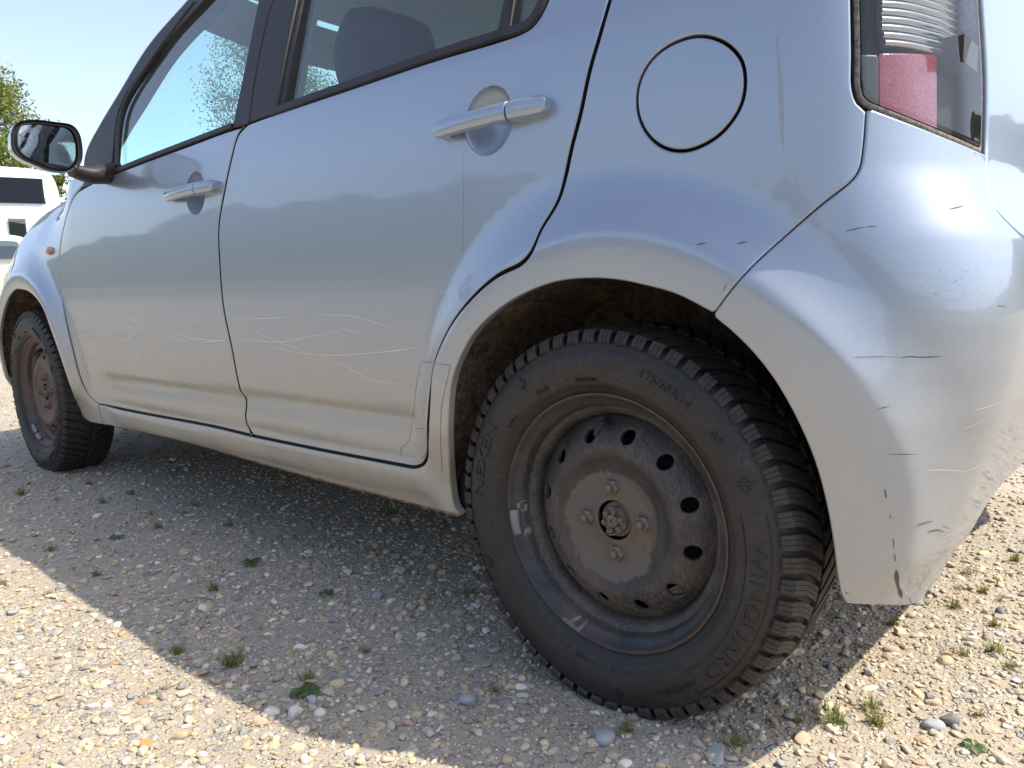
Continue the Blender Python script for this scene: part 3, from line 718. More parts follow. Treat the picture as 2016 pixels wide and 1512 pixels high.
# ------------------------------------------------------------------ wheels (built round the origin, outer face towards -y)
def rubber():
    t = NT('tyre_rubber'); x, y, z = t.xyz(); n1 = t.noise(7, detail=6, rough=.7); n2 = t.noise(110, detail=5, rough=.7); n3 = t.noise(26, detail=4)
    rr = t.math('SQRT', t.math('ADD', t.math('MULTIPLY', x, x), t.math('MULTIPLY', z, z)))
    edge = t.ramp(rr, .245, .285)                       # dried mud towards the tread
    dm = t.math('MULTIPLY', t.ramp(t.math('ADD', t.math('MULTIPLY', n1, .5), t.math('MULTIPLY', n2, .5)), .36, .66), t.math('MULTIPLY_ADD', edge, .25, .26))
    low = t.math('MULTIPLY', t.math('MULTIPLY', t.ramp(z, -.12, -.285), edge), t.ramp(n2, .35, .6))
    dm = t.math('MINIMUM', t.math('ADD', dm, t.math('MULTIPLY', low, .5)), 1.)
    gr = t.noise(13, sc=(1, 1, 1), detail=7, rough=.8, dist=2.5)
    gv = t.math('MULTIPLY', t.ramp(t.math('ABSOLUTE', t.math('SUBTRACT', gr, .5)), .012, .0), t.ramp(n3, .55, .7))
    c = t.mix(t.ramp(n2, .3, .7), (.010, .0096, .0095), (.017, .0155, .015)); c = t.mix(dm, c, (.078, .062, .048)); c = t.mix(t.math('MULTIPLY', gv, .35), c, (.2, .19, .17))
    t.B(Base_Color=c, Roughness=t.math('MULTIPLY_ADD', dm, .3, .58), Normal=t.bump(n2, .25, .0012)); M['tyre_rubber'] = t.m
rubber()
simple('lettering_rubber', (.014, .014, .015), .6, var=.3, bump=.2)
def wheelmat(name, base, rust, dust, amount, patch):
    t = NT(name); x, y, z = t.xyz(); n1 = t.noise(9, detail=6, rough=.7); n2 = t.noise(95, detail=6, rough=.75); n3 = t.noise(26, detail=5, rough=.65, loc=(2, 3, 1)); n4 = t.noise(300, detail=3, rough=.7, sc=(1, 1, .35))
    rr = t.math('SQRT', t.math('ADD', t.math('MULTIPLY', x, x), t.math('MULTIPLY', z, z)))
    c = t.mix(t.ramp(n3, .35, .65), base, tuple(b*1.9 for b in base))
    ring = t.math('MULTIPLY', t.ramp(rr, .085, .12), t.ramp(rr, .19, .165))
    d = t.math('MULTIPLY', t.ramp(t.math('ADD', t.math('MULTIPLY', n1, .45), t.math('MULTIPLY', n4, .55)), .44, .62), t.math('MULTIPLY_ADD', ring, .55, .18))
    # dried splash round the hub, running to the lower left
    px_ = t.math('ADD', x, .014); pz = t.math('ADD', z, .012)
    ra = t.math('SQRT', t.math('ADD', t.math('MULTIPLY', px_, px_), t.math('MULTIPLY', pz, pz)))
    pm = t.math('MULTIPLY', t.ramp(t.math('ADD', ra, t.math('MULTIPLY', t.math('SUBTRACT', n3, .5), .055)), .083, .077), patch)
    hub = t.ramp(rr, .074, .066)
    d = t.math('MAXIMUM', t.math('MULTIPLY', d, amount), t.math('MULTIPLY', t.math('MAXIMUM', pm, t.math('MULTIPLY', hub, patch*.7)), t.ramp(n2, .2, .6, .75, 1.)))
    c = t.mix(t.math('MULTIPLY', t.ramp(n1, .5, .7), .35), c, rust)
    c = t.mix(t.ramp(rr, .1895, .1925), c, t.mix(t.ramp(n2, .3, .7), rust, tuple(q*.45 for q in rust)))
    c = t.mix(d, c, t.mix(t.ramp(n3, .3, .7), dust, (dust[0]*1.15, dust[1]*1.02, dust[2]*.85)))
    t.B(Base_Color=c, Roughness=t.math('MULTIPLY_ADD', d, .35, .5), Normal=t.bump(t.math('ADD', n2, t.math('MULTIPLY', d, .6)), .35, .0009)); M[name] = t.m
wheelmat('wheel_black', (.020, .019, .019), (.10, .055, .04), (.125, .11, .093), .85, 1.)
wheelmat('wheel_rusty', (.05, .03, .024), (.16, .07, .045), (.15, .105, .08), .5, .35)
def tyre_mesh():
    g = G()
    prof = [(.150, .180), (.146, .200), (.157, .228), (.158, .243), (.152, .262), (.144, .274), (.135, .2795), (.105, .283), (.07, .284), (.035, .283), (.005, .2795), (-.0035, .274), (-.0080, .2685), (-.0118, .2625), (-.0148, .2565), (-.0156, .2555), (-.0178, .2475), (-.0185, .243), (-.0187, .236), (-.0183, .2295), (-.0168, .2225), (-.0142, .2155), (-.0143, .2148), (-.0126, .2105), (-.0096, .2055), (-.0088, .2050), (-.0058, .2005), (-.0022, .1972), (.0015, .1950), (.006, .1905), (.012, .188)]
    g.lathe(prof[::-1], 200)
    CW = .0755; N = 62
    def R(v): return .2915-.0048*abs(v)**2.4
    for side in (-1, 1):
        for k in range(N):
            base = 2*PI*(k+(.5 if side > 0 else 0))/N
            for sl in range(3):
                w0 = (-.5+sl/3)*.0205/.29; w1 = w0+(.0205/3-.0007)/.29
                secs = []
                vs = [.06, .16, .28, .40, .52, .64, .75, .86, .95, 1.0, 1.035, 1.06]
                for v in vs:
                    sweep = .036*math.sin(min(v, 1)*1.35)/.29
                    yv = .07+side*CW*min(v, 1.0)
                    if v <= 1: rt = R(v); rb = .2825-.0005*v
                    else:
                        t2 = (v-1)/.06; rt = .2866-.015*t2; rb = rt-.0042; yv = .07+side*(CW+.0032+.0047*t2)
                    sec = []
                    for a, rr, dy in ((w0, rb, -.0032 if v > 1 else 0), (w0, rt, 0), (w1, rt, 0), (w1, rb, -.0032 if v > 1 else 0)):
                        an = base+sweep+a; sec.append((rr*math.cos(an), yv+side*dy, rr*math.sin(an)))
                    secs.append(sec)
                g.loft(secs, True, flip=(side > 0))
        # narrow rib of small bars on the shoulder
    v = np.array(g.v); m = v[:, 2] < -.2815
    v[m, 2] = -.2815+(v[m, 2]+.2815)*.25
    q = np.clip((-v[:, 2]-.2)/.085, 0, 1)*np.clip(1-np.abs(v[:, 0])/.12, 0, 1); v[:, 1] = np.where(v[:, 1] < .0, v[:, 1]-.006*q, v[:, 1])
    g.v = [tuple(p) for p in v]
    return g
def text_polys(s, size):
    cu = bpy.data.curves.new('t', 'FONT'); cu.body = s; cu.size = size; cu.resolution_u = 2; cu.align_x = 'CENTER'; cu.align_y = 'CENTER'
    o = bpy.data.objects.new('t', cu); COL.objects.link(o); bpy.context.view_layer.update()
    me = o.evaluated_get(bpy.context.evaluated_depsgraph_get()).to_mesh(); v = np.array([p.co[:] for p in me.vertices]); f = [tuple(p.vertices) for p in me.polygons]
    bpy.data.objects.remove(o); return v, f
SW_R = np.array([.200, .206, .2155, .2225, .2295, .236, .243, .2475, .2555, .2625]); SW_Y = np.array([-.0058, -.0096, -.0142, -.0168, -.0183, -.0187, -.0185, -.0178, -.0156, -.0118])
def on_sidewall(rr, an, lift):
    y = np.interp(rr, SW_R, SW_Y)-lift; q = np.clip((-rr*np.sin(an)-.2)/.085, 0, 1)*np.clip(1-np.abs(rr*np.cos(an))/.12, 0, 1)
    return np.stack([rr*np.cos(an), y-.006*q, rr*np.sin(an)], 1)
def emboss(g, v, f, ang, rad, lift=.0018, stretch=1., outline=0):
    """flat shapes bent on to the sidewall, tops outwards, reading clockwise"""
    an = ang-v[:, 0]*stretch/rad; rr = rad+v[:, 1]
    top = on_sidewall(rr, an, lift); bot = on_sidewall(rr, an, -.001); n = len(v)
    from collections import Counter
    ec = Counter(); 
    for q in f:
        for i in range(len(q)): ec[tuple(sorted((q[i], q[(i+1) % len(q)])))] += 1
    F2 = [tuple(q) for q in f]
    for q in f:
        for i in range(len(q)):
            a, b = q[i], q[(i+1) % len(q)]
            if ec[tuple(sorted((a, b)))] == 1: F2.append((b, a, a+n, b+n))
    g.add(np.vstack([top, bot]), F2)
def leaf(sz):
    v = [(0, 0, 0)]; f = []
    for k, (a, l, wd) in enumerate(((90, 1, .2), (45, .8, .2), (135, .8, .2), (10, .75, .2), (170, .75, .2), (-38, .5, .16), (218, .5, .16), (-90, .6, .05))):
        a = math.radians(a); d = np.array([math.cos(a), math.sin(a)]); p = np.array([-d[1], d[0]]); b = len(v)
        for q in (d*l*.42+p*wd*.62, d*l, d*l*.42-p*wd*.62): v.append((q[0]*sz, q[1]*sz, 0))
        f += [(0, b+2, b+1), (0, b+1, b)]
    return np.array(v), f
def sidewall():
    g = G(); D = math.radians
    items = [('NEXEN', .0245, 163, .2405, 1.25), ('WINGUARD', .0245, -19, .2425, 1.22), ('winSpike', .0125, -58, .243, 1.2), ('175/65R14', .0135, 63, .2405, 1.1), ('DOT', .0075, -100, .2135, 1.1), ('TUBELESS', .006, 96, .215, 1.1), ('RADIAL', .0055, 140, .215, 1.1), ('82T', .0085, 40, .2405, 1.1), ('M+S', .009, 118, .217, 1.1), ('NEXEN', .0245, 262, .2405, 1.25)]
    for s, sz, a, r, st in items[:9]:
        v, f = text_polys(s, sz*1.35); 
        v[:, 1] *= .92; emboss(g, v, f, D(a), r, stretch=st)
    for a, r, sz in ((125, .2415, .0135), (24, .242, .0165), (-82, .2435, .0145), (205, .242, .0145)):
        v, f = leaf(sz); emboss(g, v, f, D(a), r)
    # WINGUARD stands in a raised frame
    for a0, a1 in ((D(15), D(-52)),):
        for rr in (.2255, .2588):
            an = np.linspace(a0, a1, 60); v = np.array([[-(q)*.2425, 0, 0] for q in an]); 
            P = [on_sidewall(np.array([rr-.0006, rr-.0006, rr+.0006, rr+.0006]), np.full(4, q), l) for q, l in zip(an, [0]*60)]
            for k, q in enumerate(an):
                P[k] = np.vstack([on_sidewall(np.array([rr-.0007]), np.array([q]), -.001), on_sidewall(np.array([rr-.0005]), np.array([q]), .0011), on_sidewall(np.array([rr+.0005]), np.array([q]), .0011), on_sidewall(np.array([rr+.0007]), np.array([q]), -.001)])
            g.loft(P, True)
    return g
def disc_prof(r):
    rs = [.028, .031, .034, .038, .045, .070, .076, .086, .100, .108, .116, .1315, .142, .150, .156, .16]
    ys = [.026, .0205, .0205, .0265, .0285, .0285, .0265, .0245, .0165, .0150, .0160, .0245, .0325, .041, .0475, .050]
    tz, th = table(rs, ys, .0022); return np.interp(r, tz, th)
LUGA = 1.6516; HOLA = 1.9183
def disc_F(uv):
    def y(q):
        r = np.hypot(q[:, 0], q[:, 1]); yy = disc_prof(r)
        for k in range(4):
            a = LUGA-k*PI/2; d = np.hypot(q[:, 0]-.05*math.cos(a), q[:, 1]-.05*math.sin(a)); yy = yy-.0045*smooth((.017-d)/.006)
            a += PI/4; d = np.hypot(q[:, 0]-.053*math.cos(a), q[:, 1]-.053*math.sin(a)); yy = yy+.003*smooth((.014-d)/.008)
        return yy
    e = .0006; p = np.c_[uv[:, 0], y(uv), uv[:, 1]]
    du = (y(uv+[e, 0])-y(uv-[e, 0]))/(2*e); dv = (y(uv+[0, e])-y(uv-[0, e]))/(2*e)
    Tu = np.c_[np.ones(len(uv)), du, np.zeros(len(uv))]; Tv = np.c_[np.zeros(len(uv)), dv, np.ones(len(uv))]
    n = np.cross(Tu, Tv); n /= np.linalg.norm(n, axis=1)[:, None]
    return p, n, Tu/np.linalg.norm(Tu, axis=1)[:, None], Tv/np.linalg.norm(Tv, axis=1)[:, None]
def circ(cx, cy, r, n): return np.array([(cx+r*math.cos(a), cy+r*math.sin(a)) for a in np.linspace(0, 2*PI, n, endpoint=False)])
def wheel_mesh():
    hs = [circ(.1315*math.cos(HOLA-k*PI/6), .1315*math.sin(HOLA-k*PI/6), .0112, 20) for k in range(12)]+[circ(0, 0, .0295, 48)]
    V, F, N = trim(circ(0, 0, .157, 180), disc_F, hs, grid=.0048, r=.0014, flange=.005, bstep=0)
    barrel = [(.060, .1535), (.052, .1565), (.044, .1575), (.034, .1605), (.030, .1655), (.0275, .1715), (.0225, .1735), (.017, .1745), (.0125, .1775), (.0085, .1835), (.0045, .1868), (.0005, .1893), (-.0012, .1915), (-.0008, .1938), (.0012, .1950), (.004, .1945), (.008, .190)]
    g = G(); g.lathe(barrel, 160); me = G(); me.add(V, F); nv = len(V)
    m = mesh('wheel', list(map(tuple, V))+g.v, F+[tuple(i+nv for i in f[::-1]) for f in g.f], True)
    sharp(m, 35); return m
def hexnut():
    g = G(); 
    def ring(r, y, n=24): return [(r*math.cos(a), y, r*math.sin(a)) for a in np.linspace(0, 2*PI, n, endpoint=False)]
    def hexr(r, y, n=24): return [(r/max(abs(math.cos((a % (PI/3))-PI/6)), .5)*math.cos(a)*.866, y, r/max(abs(math.cos((a % (PI/3))-PI/6)), .5)*math.sin(a)*.866) for a in np.linspace(0, 2*PI, n, endpoint=False)]
    g.loft([ring(.0125, .008), ring(.0118, .003), hexr(.0112, .001), hexr(.0112, -.009), ring(.0092, -.0105), ring(.0066, -.0112), ring(.0062, -.0112), ring(.0060, -.0150), ring(.0045, -.0165), ring(.001, -.017)], True, flip=False)
    return g
def hubnut():
    g = G()
    def ring(r, y, n=36): return [(r*math.cos(a), y, r*math.sin(a)) for a in np.linspace(0, 2*PI, n, endpoint=False)]
    g.loft([ring(.028, .05), ring(.0265, .046), ring(.0265, .030), ring(.0215, .0285), ring(.0205, .022), ring(.010, .021), ring(.0098, .0155), ring(.0085, .0145), ring(.003, .0144), ring(.0028, .0165), ring(.001, .017)], True)
    for k in range(6):
        a = k*PI/3+.3; secs = []
        for y in (.024, .0155, .0143):
            e = .85 if y < .015 else 1; secs.append([((.0152+du*e)*math.cos(a)-dv*e*math.sin(a), y, (.0152+du*e)*math.sin(a)+dv*e*math.cos(a)) for du, dv in rrect(.0088, .0088, .0036, 4)])
        g.loft(secs, True)
    a = 1.15; g.tube([(.006*math.cos(a), .0135, .006*math.sin(a)), (.013*math.cos(a), .0130, .013*math.sin(a)), (.0175*math.cos(a+.12), .0125, .0175*math.sin(a+.12)), (.0185*math.cos(a+.02), .0135, .0185*math.sin(a+.02))], .0012, 6)
    a += PI; g.tube([(.010*math.cos(a), .014, .010*math.sin(a)), (.020*math.cos(a), .0135, .020*math.sin(a)), (.0215*math.cos(a+.25), .0145, .0215*math.sin(a+.25)), (.0205*math.cos(a+.7), .018, .0205*math.sin(a+.7))], .0013, 6)
    return g
WM = wheel_mesh(); TYG = tyre_mesh(); TYM = TYG.me('tyre'); sharp(TYM, 32); SWM = sidewall().me('sidewall_lettering', False)
HN = hexnut().me('lug_nut'); sharp(HN, 35); HB = hubnut().me('hub_nut'); sharp(HB, 35)
g = G(); g.lathe([(.052, .001), (.052, .118), (.058, .124), (.14, .126)], 48); DRUM = g.me('brake_drum')
simple('hub_metal', (.13, .105, .08), .75, var=.35, scale=120, bump=.5)
t = NT('drum_dark'); t.B(Base_Color=(.01, .009, .008), Roughness=.9); M['drum_dark'] = t.m
g = G(); g.tube([(.150*math.cos(1.66), .030, .150*math.sin(1.66)), (.146*math.cos(1.67), .012, .146*math.sin(1.67)), (.138*math.cos(1.69), .004, .138*math.sin(1.69)), (.131*math.cos(1.70), .0015, .131*math.sin(1.70))], [.0058, .0052, .0046, .0044], 10); VALVE = g.me('valve_stem')
def weight_mesh(a0, a1):
    g = G(); secs = []
    for a in np.linspace(a0, a1, 12):
        e = min(1, 4*min(a-a0, a1-a)/(a1-a0)+.35)
        secs.append([(r*math.cos(a), y, r*math.sin(a)) for r, y in ((.1895, .002), (.1885, -.0025*e), (.183, -.002*e), (.1785, .003*(2-e)), (.177, .010), (.182, .010))])
    g.loft(secs, True, flip=True); return g
def put_wheel(x, y, rz, mat, steer=0., full=True):
    w_ = link('wheel', WM.copy() if mat != 'wheel_black' else WM, [], CAR)
    w_.matrix_parent_inverse = Matrix.Translation((1.2, -YC, 0)); w_.location = (x, y, .283); w_.rotation_euler = (0, 0, rz+steer)
    w_.data.materials.clear(); w_.data.materials.append(M[mat])
    def kid(name, me, m, loc=(0, 0, 0), scale=1.):
        o = bpy.data.objects.new(name, me); COL.objects.link(o); o.parent = w_; o.location = loc; o.scale = (scale,)*3
        if not me.materials: me.materials.append(M[m])
        return o
    kid('tyre', TYM, 'tyre_rubber'); kid('brake_drum', DRUM, 'drum_dark'); kid('hub_nut', HB, 'hub_metal'); kid('valve_stem', VALVE, 'rubber_seal')
    if full: kid('sidewall_lettering', SWM, 'lettering_rubber')['kind'] = 'stuff'
    for k in range(4): kid('lug_nut', HN, 'hub_metal', scale=1.18, loc=(.05*math.cos(LUGA-k*PI/2), .0285, .05*math.sin(LUGA-k*PI/2)))
    return w_, kid
wr, kr = put_wheel(0, 0, 0, 'wheel_black')
kr('balance_weight', weight_mesh(math.radians(184), math.radians(197)).me('balance_weight'), 'zinc')
simple('glue_residue', (.15, .14, .125), .7, var=.3, scale=90, bump=.5)
BR = [.1735, .1745, .1775, .1835, .1868, .1893]; BY = [.0225, .017, .0125, .0085, .0045, .0005]
def smear(pts, wd):
    """thin crust on the rim well, placed on the well's own slope"""
    g = G(); P = []
    for q in catmull(pts, 4):
        p = on_plane(*q, 1, .006); r = min(.189, max(.174, math.hypot(p[0], p[2]-.283))); P.append((r, math.atan2(p[2]-.283, p[0])))
    P = np.array(P); D = np.gradient(P*[1, .18], axis=0); D /= np.linalg.norm(D, axis=1)[:, None]+1e-9; rows = []
    for k, (r, a) in enumerate(P):
        w_ = wd*.5*math.sin(PI*(.12+.76*k/(len(P)-1))); row = []
        for sg, lift in ((-1, 0), (-.5, .0012), (.5, .0012), (1, 0)): rr = r+D[k][1]*w_*sg; aa = a-D[k][0]*w_*sg/.18; row.append(((rr)*math.cos(aa), np.interp(rr, BR, BY)-.0004-lift, rr*math.sin(aa)))
        rows.append(row)
    g.grid(rows); return g.me('glue_residue')
for pts, wd in (([(1138, 1217), (1128, 1222), (1118, 1236)], .007), ([(1150, 1226), (1142, 1238), (1136, 1250)], .007), ([(1112, 1216), (1124, 1228), (1140, 1244)], .006), ([(1022, 988), (1020, 1000), (1024, 1010)], .012), ([(1035, 1042), (1028, 1056)], .008)): kr('glue_residue', smear(pts, wd), 'glue_residue')
wf, kf = put_wheel(-2.43, 0, 0, 'wheel_rusty', math.radians(-1))
kf('balance_weight', weight_mesh(math.radians(226), math.radians(238)).me('balance_weight'), 'zinc'); kf('balance_weight', weight_mesh(math.radians(241), math.radians(253)).me('balance_weight'), 'zinc')
put_wheel(0, 2*YC, PI, 'wheel_black', full=False); put_wheel(-2.43, 2*YC, PI, 'wheel_rusty', full=False)

# ------------------------------------------------------------------ wheel housings
def liner_mat():
    t = NT('wheel_housing'); n1 = t.noise(12, detail=7, rough=.75); n2 = t.noise(70, detail=6, rough=.75)
    c = t.mix(t.ramp(n2, .35, .65), (.028, .02, .015), (.14, .095, .062)); c = t.mix(t.ramp(n1, .48, .68), c, (.23, .155, .10))
    t.B(Base_Color=c, Roughness=.95, Normal=t.bump(n2, .9, .006)); M['wheel_housing'] = t.m
liner_mat()
def housing(lip, xc, sgn):
    """inner wing: starts behind the arch lip and runs inwards"""
    L = resample(S(lip), .02); cz = .285; g = G(); rows = []; ang = np.arctan2(L[:, 2]-cz, L[:, 0]-xc)
    for d, k in ((.004, 1.012), (.012, 1.03), (.03, 1.05), (.07, 1.06), (.12, 1.055), (.18, 1.03), (.24, 1.0), (.258, .86), (.262, .4), (.262, .05)):
        j = (.004*np.sin(ang*23+d*60)+.003*np.sin(ang*51+d*130))*(d > .02)
        rr = np.hypot(L[:, 0]-xc, L[:, 2]-cz)*k+j
        rows.append(np.stack([xc+rr*np.cos(ang), np.maximum(L[:, 1], -.045)*(1-min(1, d/.1))+d, cz+rr*np.sin(ang)], 1))
    P = np.array(rows)
    if sgn: P[..., 1] = 2*YC-P[..., 1]
    g.grid(P, flip=bool(sgn)); g.ob('wheel_housing', 'wheel_housing', CAR)
lip_r = cat(arch_b[::-1][2:], arch_q[1:]); lip_f = cat(arch_f, af2)
for s_ in (0, 1): housing(lip_r, WHEELX[0], s_); housing(lip_f, WHEELX[1], s_)
g = G(); g.tube([(.02, .25, .27), (.02, 1.34, .27)], .035, 12); g.ob('rear_axle', 'wheel_housing', CAR)
g = G(); g.tube([(-2.43, .25, .25), (-2.43, 1.34, .25)], .03, 12); g.ob('front_axle', 'wheel_housing', CAR)

# ------------------------------------------------------------------ cabin
headliner_g.ob('headliner', 'interior_light', CAR)
def mir(v): return [(x, 2*YC-y, z) for x, y, z in v]
for sg in (0, 1):
    def put(g, name, mat, **kw):
        if sg: g.v = mir(g.v); g.f = [f[::-1] for f in g.f]
        return g.ob(name, mat, CAR, **kw)
    A = P0+np.array([.03, .022, -.018]); Bq = wl+np.array([.005, .012, -.008]); g = G(); g.grid(np.stack([A, A+np.array([-.02, .05, -.01]), Bq], 1)); put(g, 'pillar_trim', 'interior_grey')
    # centre pillar trim
    cp = px2uz([(500, 242), (545, 0)]); uu = np.linspace(cp[0][0], ff_top_r[0]+.01, 12); zz = np.linspace(.93, 1.40, 12); p = S(np.stack([uu, zz], 1), -.05); g = G()
    g.grid(np.stack([p+[-.07, 0, 0], p+[-.055, .03, 0], p+[0, .038, 0], p+[.05, .03, 0], p+[.075, 0, 0]], 1)); put(g, 'pillar_trim', 'interior_light')
    pass
    # rear pillar trim and door cards
    uu = np.linspace(-.02, .30, 10); zz = np.linspace(.9, 1.40, 8); U, Z = np.meshgrid(uu, zz, indexing='ij'); p = S(np.stack([(U-.02+.06*(Z-.9)).ravel(), Z.ravel()], 1), -.06).reshape(10, 8, 3); g = G(); g.grid(p); put(g, 'pillar_trim', 'interior_light')
    for u0_, u1_ in ((-1.8, -1.02), (-.92, -.42)):
        U, Z = np.meshgrid(np.linspace(u0_, u1_, 14), np.linspace(.45, .955, 8), indexing='ij'); p = S(np.stack([U.ravel(), Z.ravel()], 1), -.075).reshape(14, 8, 3); p[:, -1, 1] -= .045; g = G(); g.grid(p); put(g, 'door_card', 'interior_grey')
def seat(x, y, w_):
    s = empty('seat_anchor'); bpy.data.objects.remove(s)
    g = G(); secs = []
    for t_ in np.linspace(0, 1, 9):
        ww = w_*(.92+.14*math.sin(PI*t_)**.7-.22*t_**3); th = .13-.05*t_; c = np.array([x+.17*t_, y, .50+.56*t_])
        secs.append([c+np.array([a, b, 0]) for b, a in rrect(ww, th, .045, 4)])
    g.loft(secs, True); b = g.ob('seat', 'interior_dark', CAR, sub=1)
    g = G(); secs = []
    for t_ in np.linspace(0, 1, 7):
        c = np.array([x-.46+.52*t_, y, .42+.03*math.sin(PI*t_)]); secs.append([c+np.array([0, a, q]) for a, q in rrect(w_, .15, .05, 4)])
    g.loft(secs, True); g.ob('cushion', 'interior_dark', b, sub=1)
    if w_ < .8:
        heads = [y]
    else: heads = [y-.38, y+.38]
    for hy in heads:
        g = G(); secs = []
        for t_ in np.linspace(0, 1, 8):
            ww = .27*(.72+.36*math.sin(PI*(.12+t_*.76))); th = .10*(.6+.5*math.sin(PI*(.1+.8*t_))); c = np.array([x+.19+.035*t_, hy, 1.075+.215*t_])
            secs.append([c+np.array([a, b_, 0]) for b_, a in rrect(ww, th, .045, 4)])
        g.loft(secs, True); g.ob('headrest', 'interior_dark', b, sub=1)
seat(-1.13, .40, .52); seat(-1.13, 1.19, .52); seat(-.28, YC, .98)
g = G(); secs = []
for y in np.linspace(.06, 1.53, 24):
    hump = .055*math.exp(-((y-.40)/.17)**2); secs.append([(-1.66, y, .62), (-1.63, y, .80), (-1.66, y, .90+hump), (-1.76, y, .925+hump), (-1.95, y, .93), (-2.12, y, .92), (-2.12, y, .6)])
g.loft(secs, True, flip=True); dash = g.ob('dashboard', 'interior_grey', CAR)
g = G(); g.grid(across(WLs[-4:]+[.035, .0, -.03], 31, np.linspace(-.33, -.16, nb)[-4:], np.linspace(-.01, .03, nb)[-4:]), flip=True); g.ob('windscreen_header', 'interior_light', CAR)
g = G(); c = np.array([-1.52, .40, .90]); ax = np.array([.42, 0, .9]); ax /= np.linalg.norm(ax); e1 = np.array([0, 1., 0]); e2 = np.cross(ax, e1)
ringp = [c+.185*(math.cos(a)*e1+math.sin(a)*e2) for a in np.linspace(0, 2*PI, 40)]; g.tube(ringp, .016, 10, False)
for a in (0, PI, -PI/2): g.tube([c-.03*ax, c-.01*ax+.18*(math.cos(a)*e1+math.sin(a)*e2)], [.03, .012], 8)
g.tube([c-.05*ax, c-.3*ax], .03, 10); g.ob('steering_wheel', 'interior_dark', CAR)
g = G(); g.loft([[(-1.44+dx, YC+a, 1.335+b) for a, b in rrect(.21*s_, .065*s_, .025, 5)] for s_, dx in ((.7, -.03), (.95, -.02), (1, 0), (.97, .004))], True); g.tube([(-1.46, YC, 1.36), (-1.52, YC, 1.42)], .01, 6); g.ob('rear_view_mirror', 'interior_dark', CAR)
g = G(); g.box((-.9, YC, .35), (1.9, 1.4, .05)); g.box((.15, YC, .9), (.5, 1.25, .03)); g.ob('cabin_floor', 'interior_dark', CAR)

# ------------------------------------------------------------------ ground, hills
def gravel_mat(name, attr):
    t = NT(name); n1 = t.noise(400, detail=4, rough=.7); n2 = t.noise(3, detail=4)
    if attr:
        a = t.n('Attribute', attribute_name='col').outputs['Color']; c = t.mix(t.ramp(n1, .25, .75), a, (0, 0, 0)); c = t.mix(.75, c, a)
        t.B(Base_Color=c, Roughness=.85, Normal=t.bump(n1, .35, .0012))
    else:
        v = t.n('TexVoronoi', {'Vector': t.co(), 'Scale': 140., 'Randomness': 1.}); vc = t.n('SeparateColor', {0: v.outputs['Color']}).outputs
        v2 = t.n('TexVoronoi', {'Vector': t.co(), 'Scale': 55.}); v2c = t.n('SeparateColor', {0: v2.outputs['Color']}).outputs
        sand = t.mix(t.ramp(n1, .3, .7), (.26, .225, .175), (.41, .36, .28))
        st = t.mix(vc[0], (.24, .225, .20), (.46, .42, .35)); st = t.mix(t.ramp(vc[1], .8, .9), st, (.55, .53, .5))
        m = t.math('MULTIPLY', t.ramp(v.outputs[0], .55, .35), t.ramp(vc[2], .3, .4)); c = t.mix(m, sand, st)
        st2 = t.mix(v2c[0], (.22, .22, .22), (.46, .41, .34)); m2 = t.math('MULTIPLY', t.ramp(v2.outputs[0], .5, .38), t.ramp(v2c[2], .45, .5)); c = t.mix(m2, c, st2)
        c = t.mix(t.ramp(n2, .35, .7, 0, .3), c, (.34, .29, .21))
        # far off the gravel gives way to dry grass in patches
        x, y, z = t.xyz(); d = t.math('SQRT', t.math('ADD', t.math('MULTIPLY', x, x), t.math('MULTIPLY', y, y)))
        gp = t.math('MULTIPLY', t.ramp(d, 3.2, 9), t.ramp(t.noise(1.3, detail=6, rough=.7), .52, .64)); c = t.mix(t.math('MULTIPLY', gp, .75), c, (.10, .11, .035))
        c = t.mix(t.ramp(d, 13, 45), c, t.mix(t.ramp(t.noise(.03, detail=5), .4, .6), (.07, .09, .03), (.16, .14, .07)))
        hgt = t.math('ADD', t.math('MULTIPLY', m, .5), t.math('ADD', m2, t.math('MULTIPLY', n1, .3)))
        t.B(Base_Color=c, Roughness=.92, Normal=t.bump(hgt, .9, .004))
    M[name] = t.m
gravel_mat('ground_gravel', False); gravel_mat('gravel_stone', True)
def hn(x, y):
    return .006*np.sin(x*2.3+1.1*y)*np.sin(y*1.9-.4*x+1)+.004*np.sin(x*5.1-y*3.7+.6)+.003*np.sin(x*9.3+y*7.9)+.002*np.sin(x*23+2*np.sin(y*17))*np.sin(y*21+1)
def axis(lo, hi, fine, a, b):
    inn = np.arange(a, b, fine); out = []; s = fine; q = b
    while q < hi: out.append(q); s *= 1.25; q += s
    s = fine; q = a; neg = []
    while q > lo: s *= 1.25; q -= s; neg.append(q)
    return np.array(neg[::-1]+list(inn)+out)
def gz(x, y): r = np.hypot(x+.5, y); return hn(x, y)*np.clip(1.4-r/14, 0, 1)
gx = axis(-1500, 1500, .03, -4, 2); gy = axis(-1500, 1500, .03, -1.5, 3.2)
X, Y = np.meshgrid(gx, gy, indexing='ij'); P = np.stack([X, Y, gz(X, Y)], -1)
g = G(); n_, m_ = P.shape[:2]; idx = np.arange(n_*m_).reshape(n_, m_)
quads = np.stack([idx[:-1, :-1], idx[1:, :-1], idx[1:, 1:], idx[:-1, 1:]], -1).reshape(-1, 4)
me = bpy.data.meshes.new('ground'); me.from_pydata(P.reshape(-1, 3).tolist(), [], quads.tolist()); me.polygons.foreach_set('use_smooth', [True]*len(quads)); me.update()
link('ground', me, ['ground_gravel'], kind='structure')
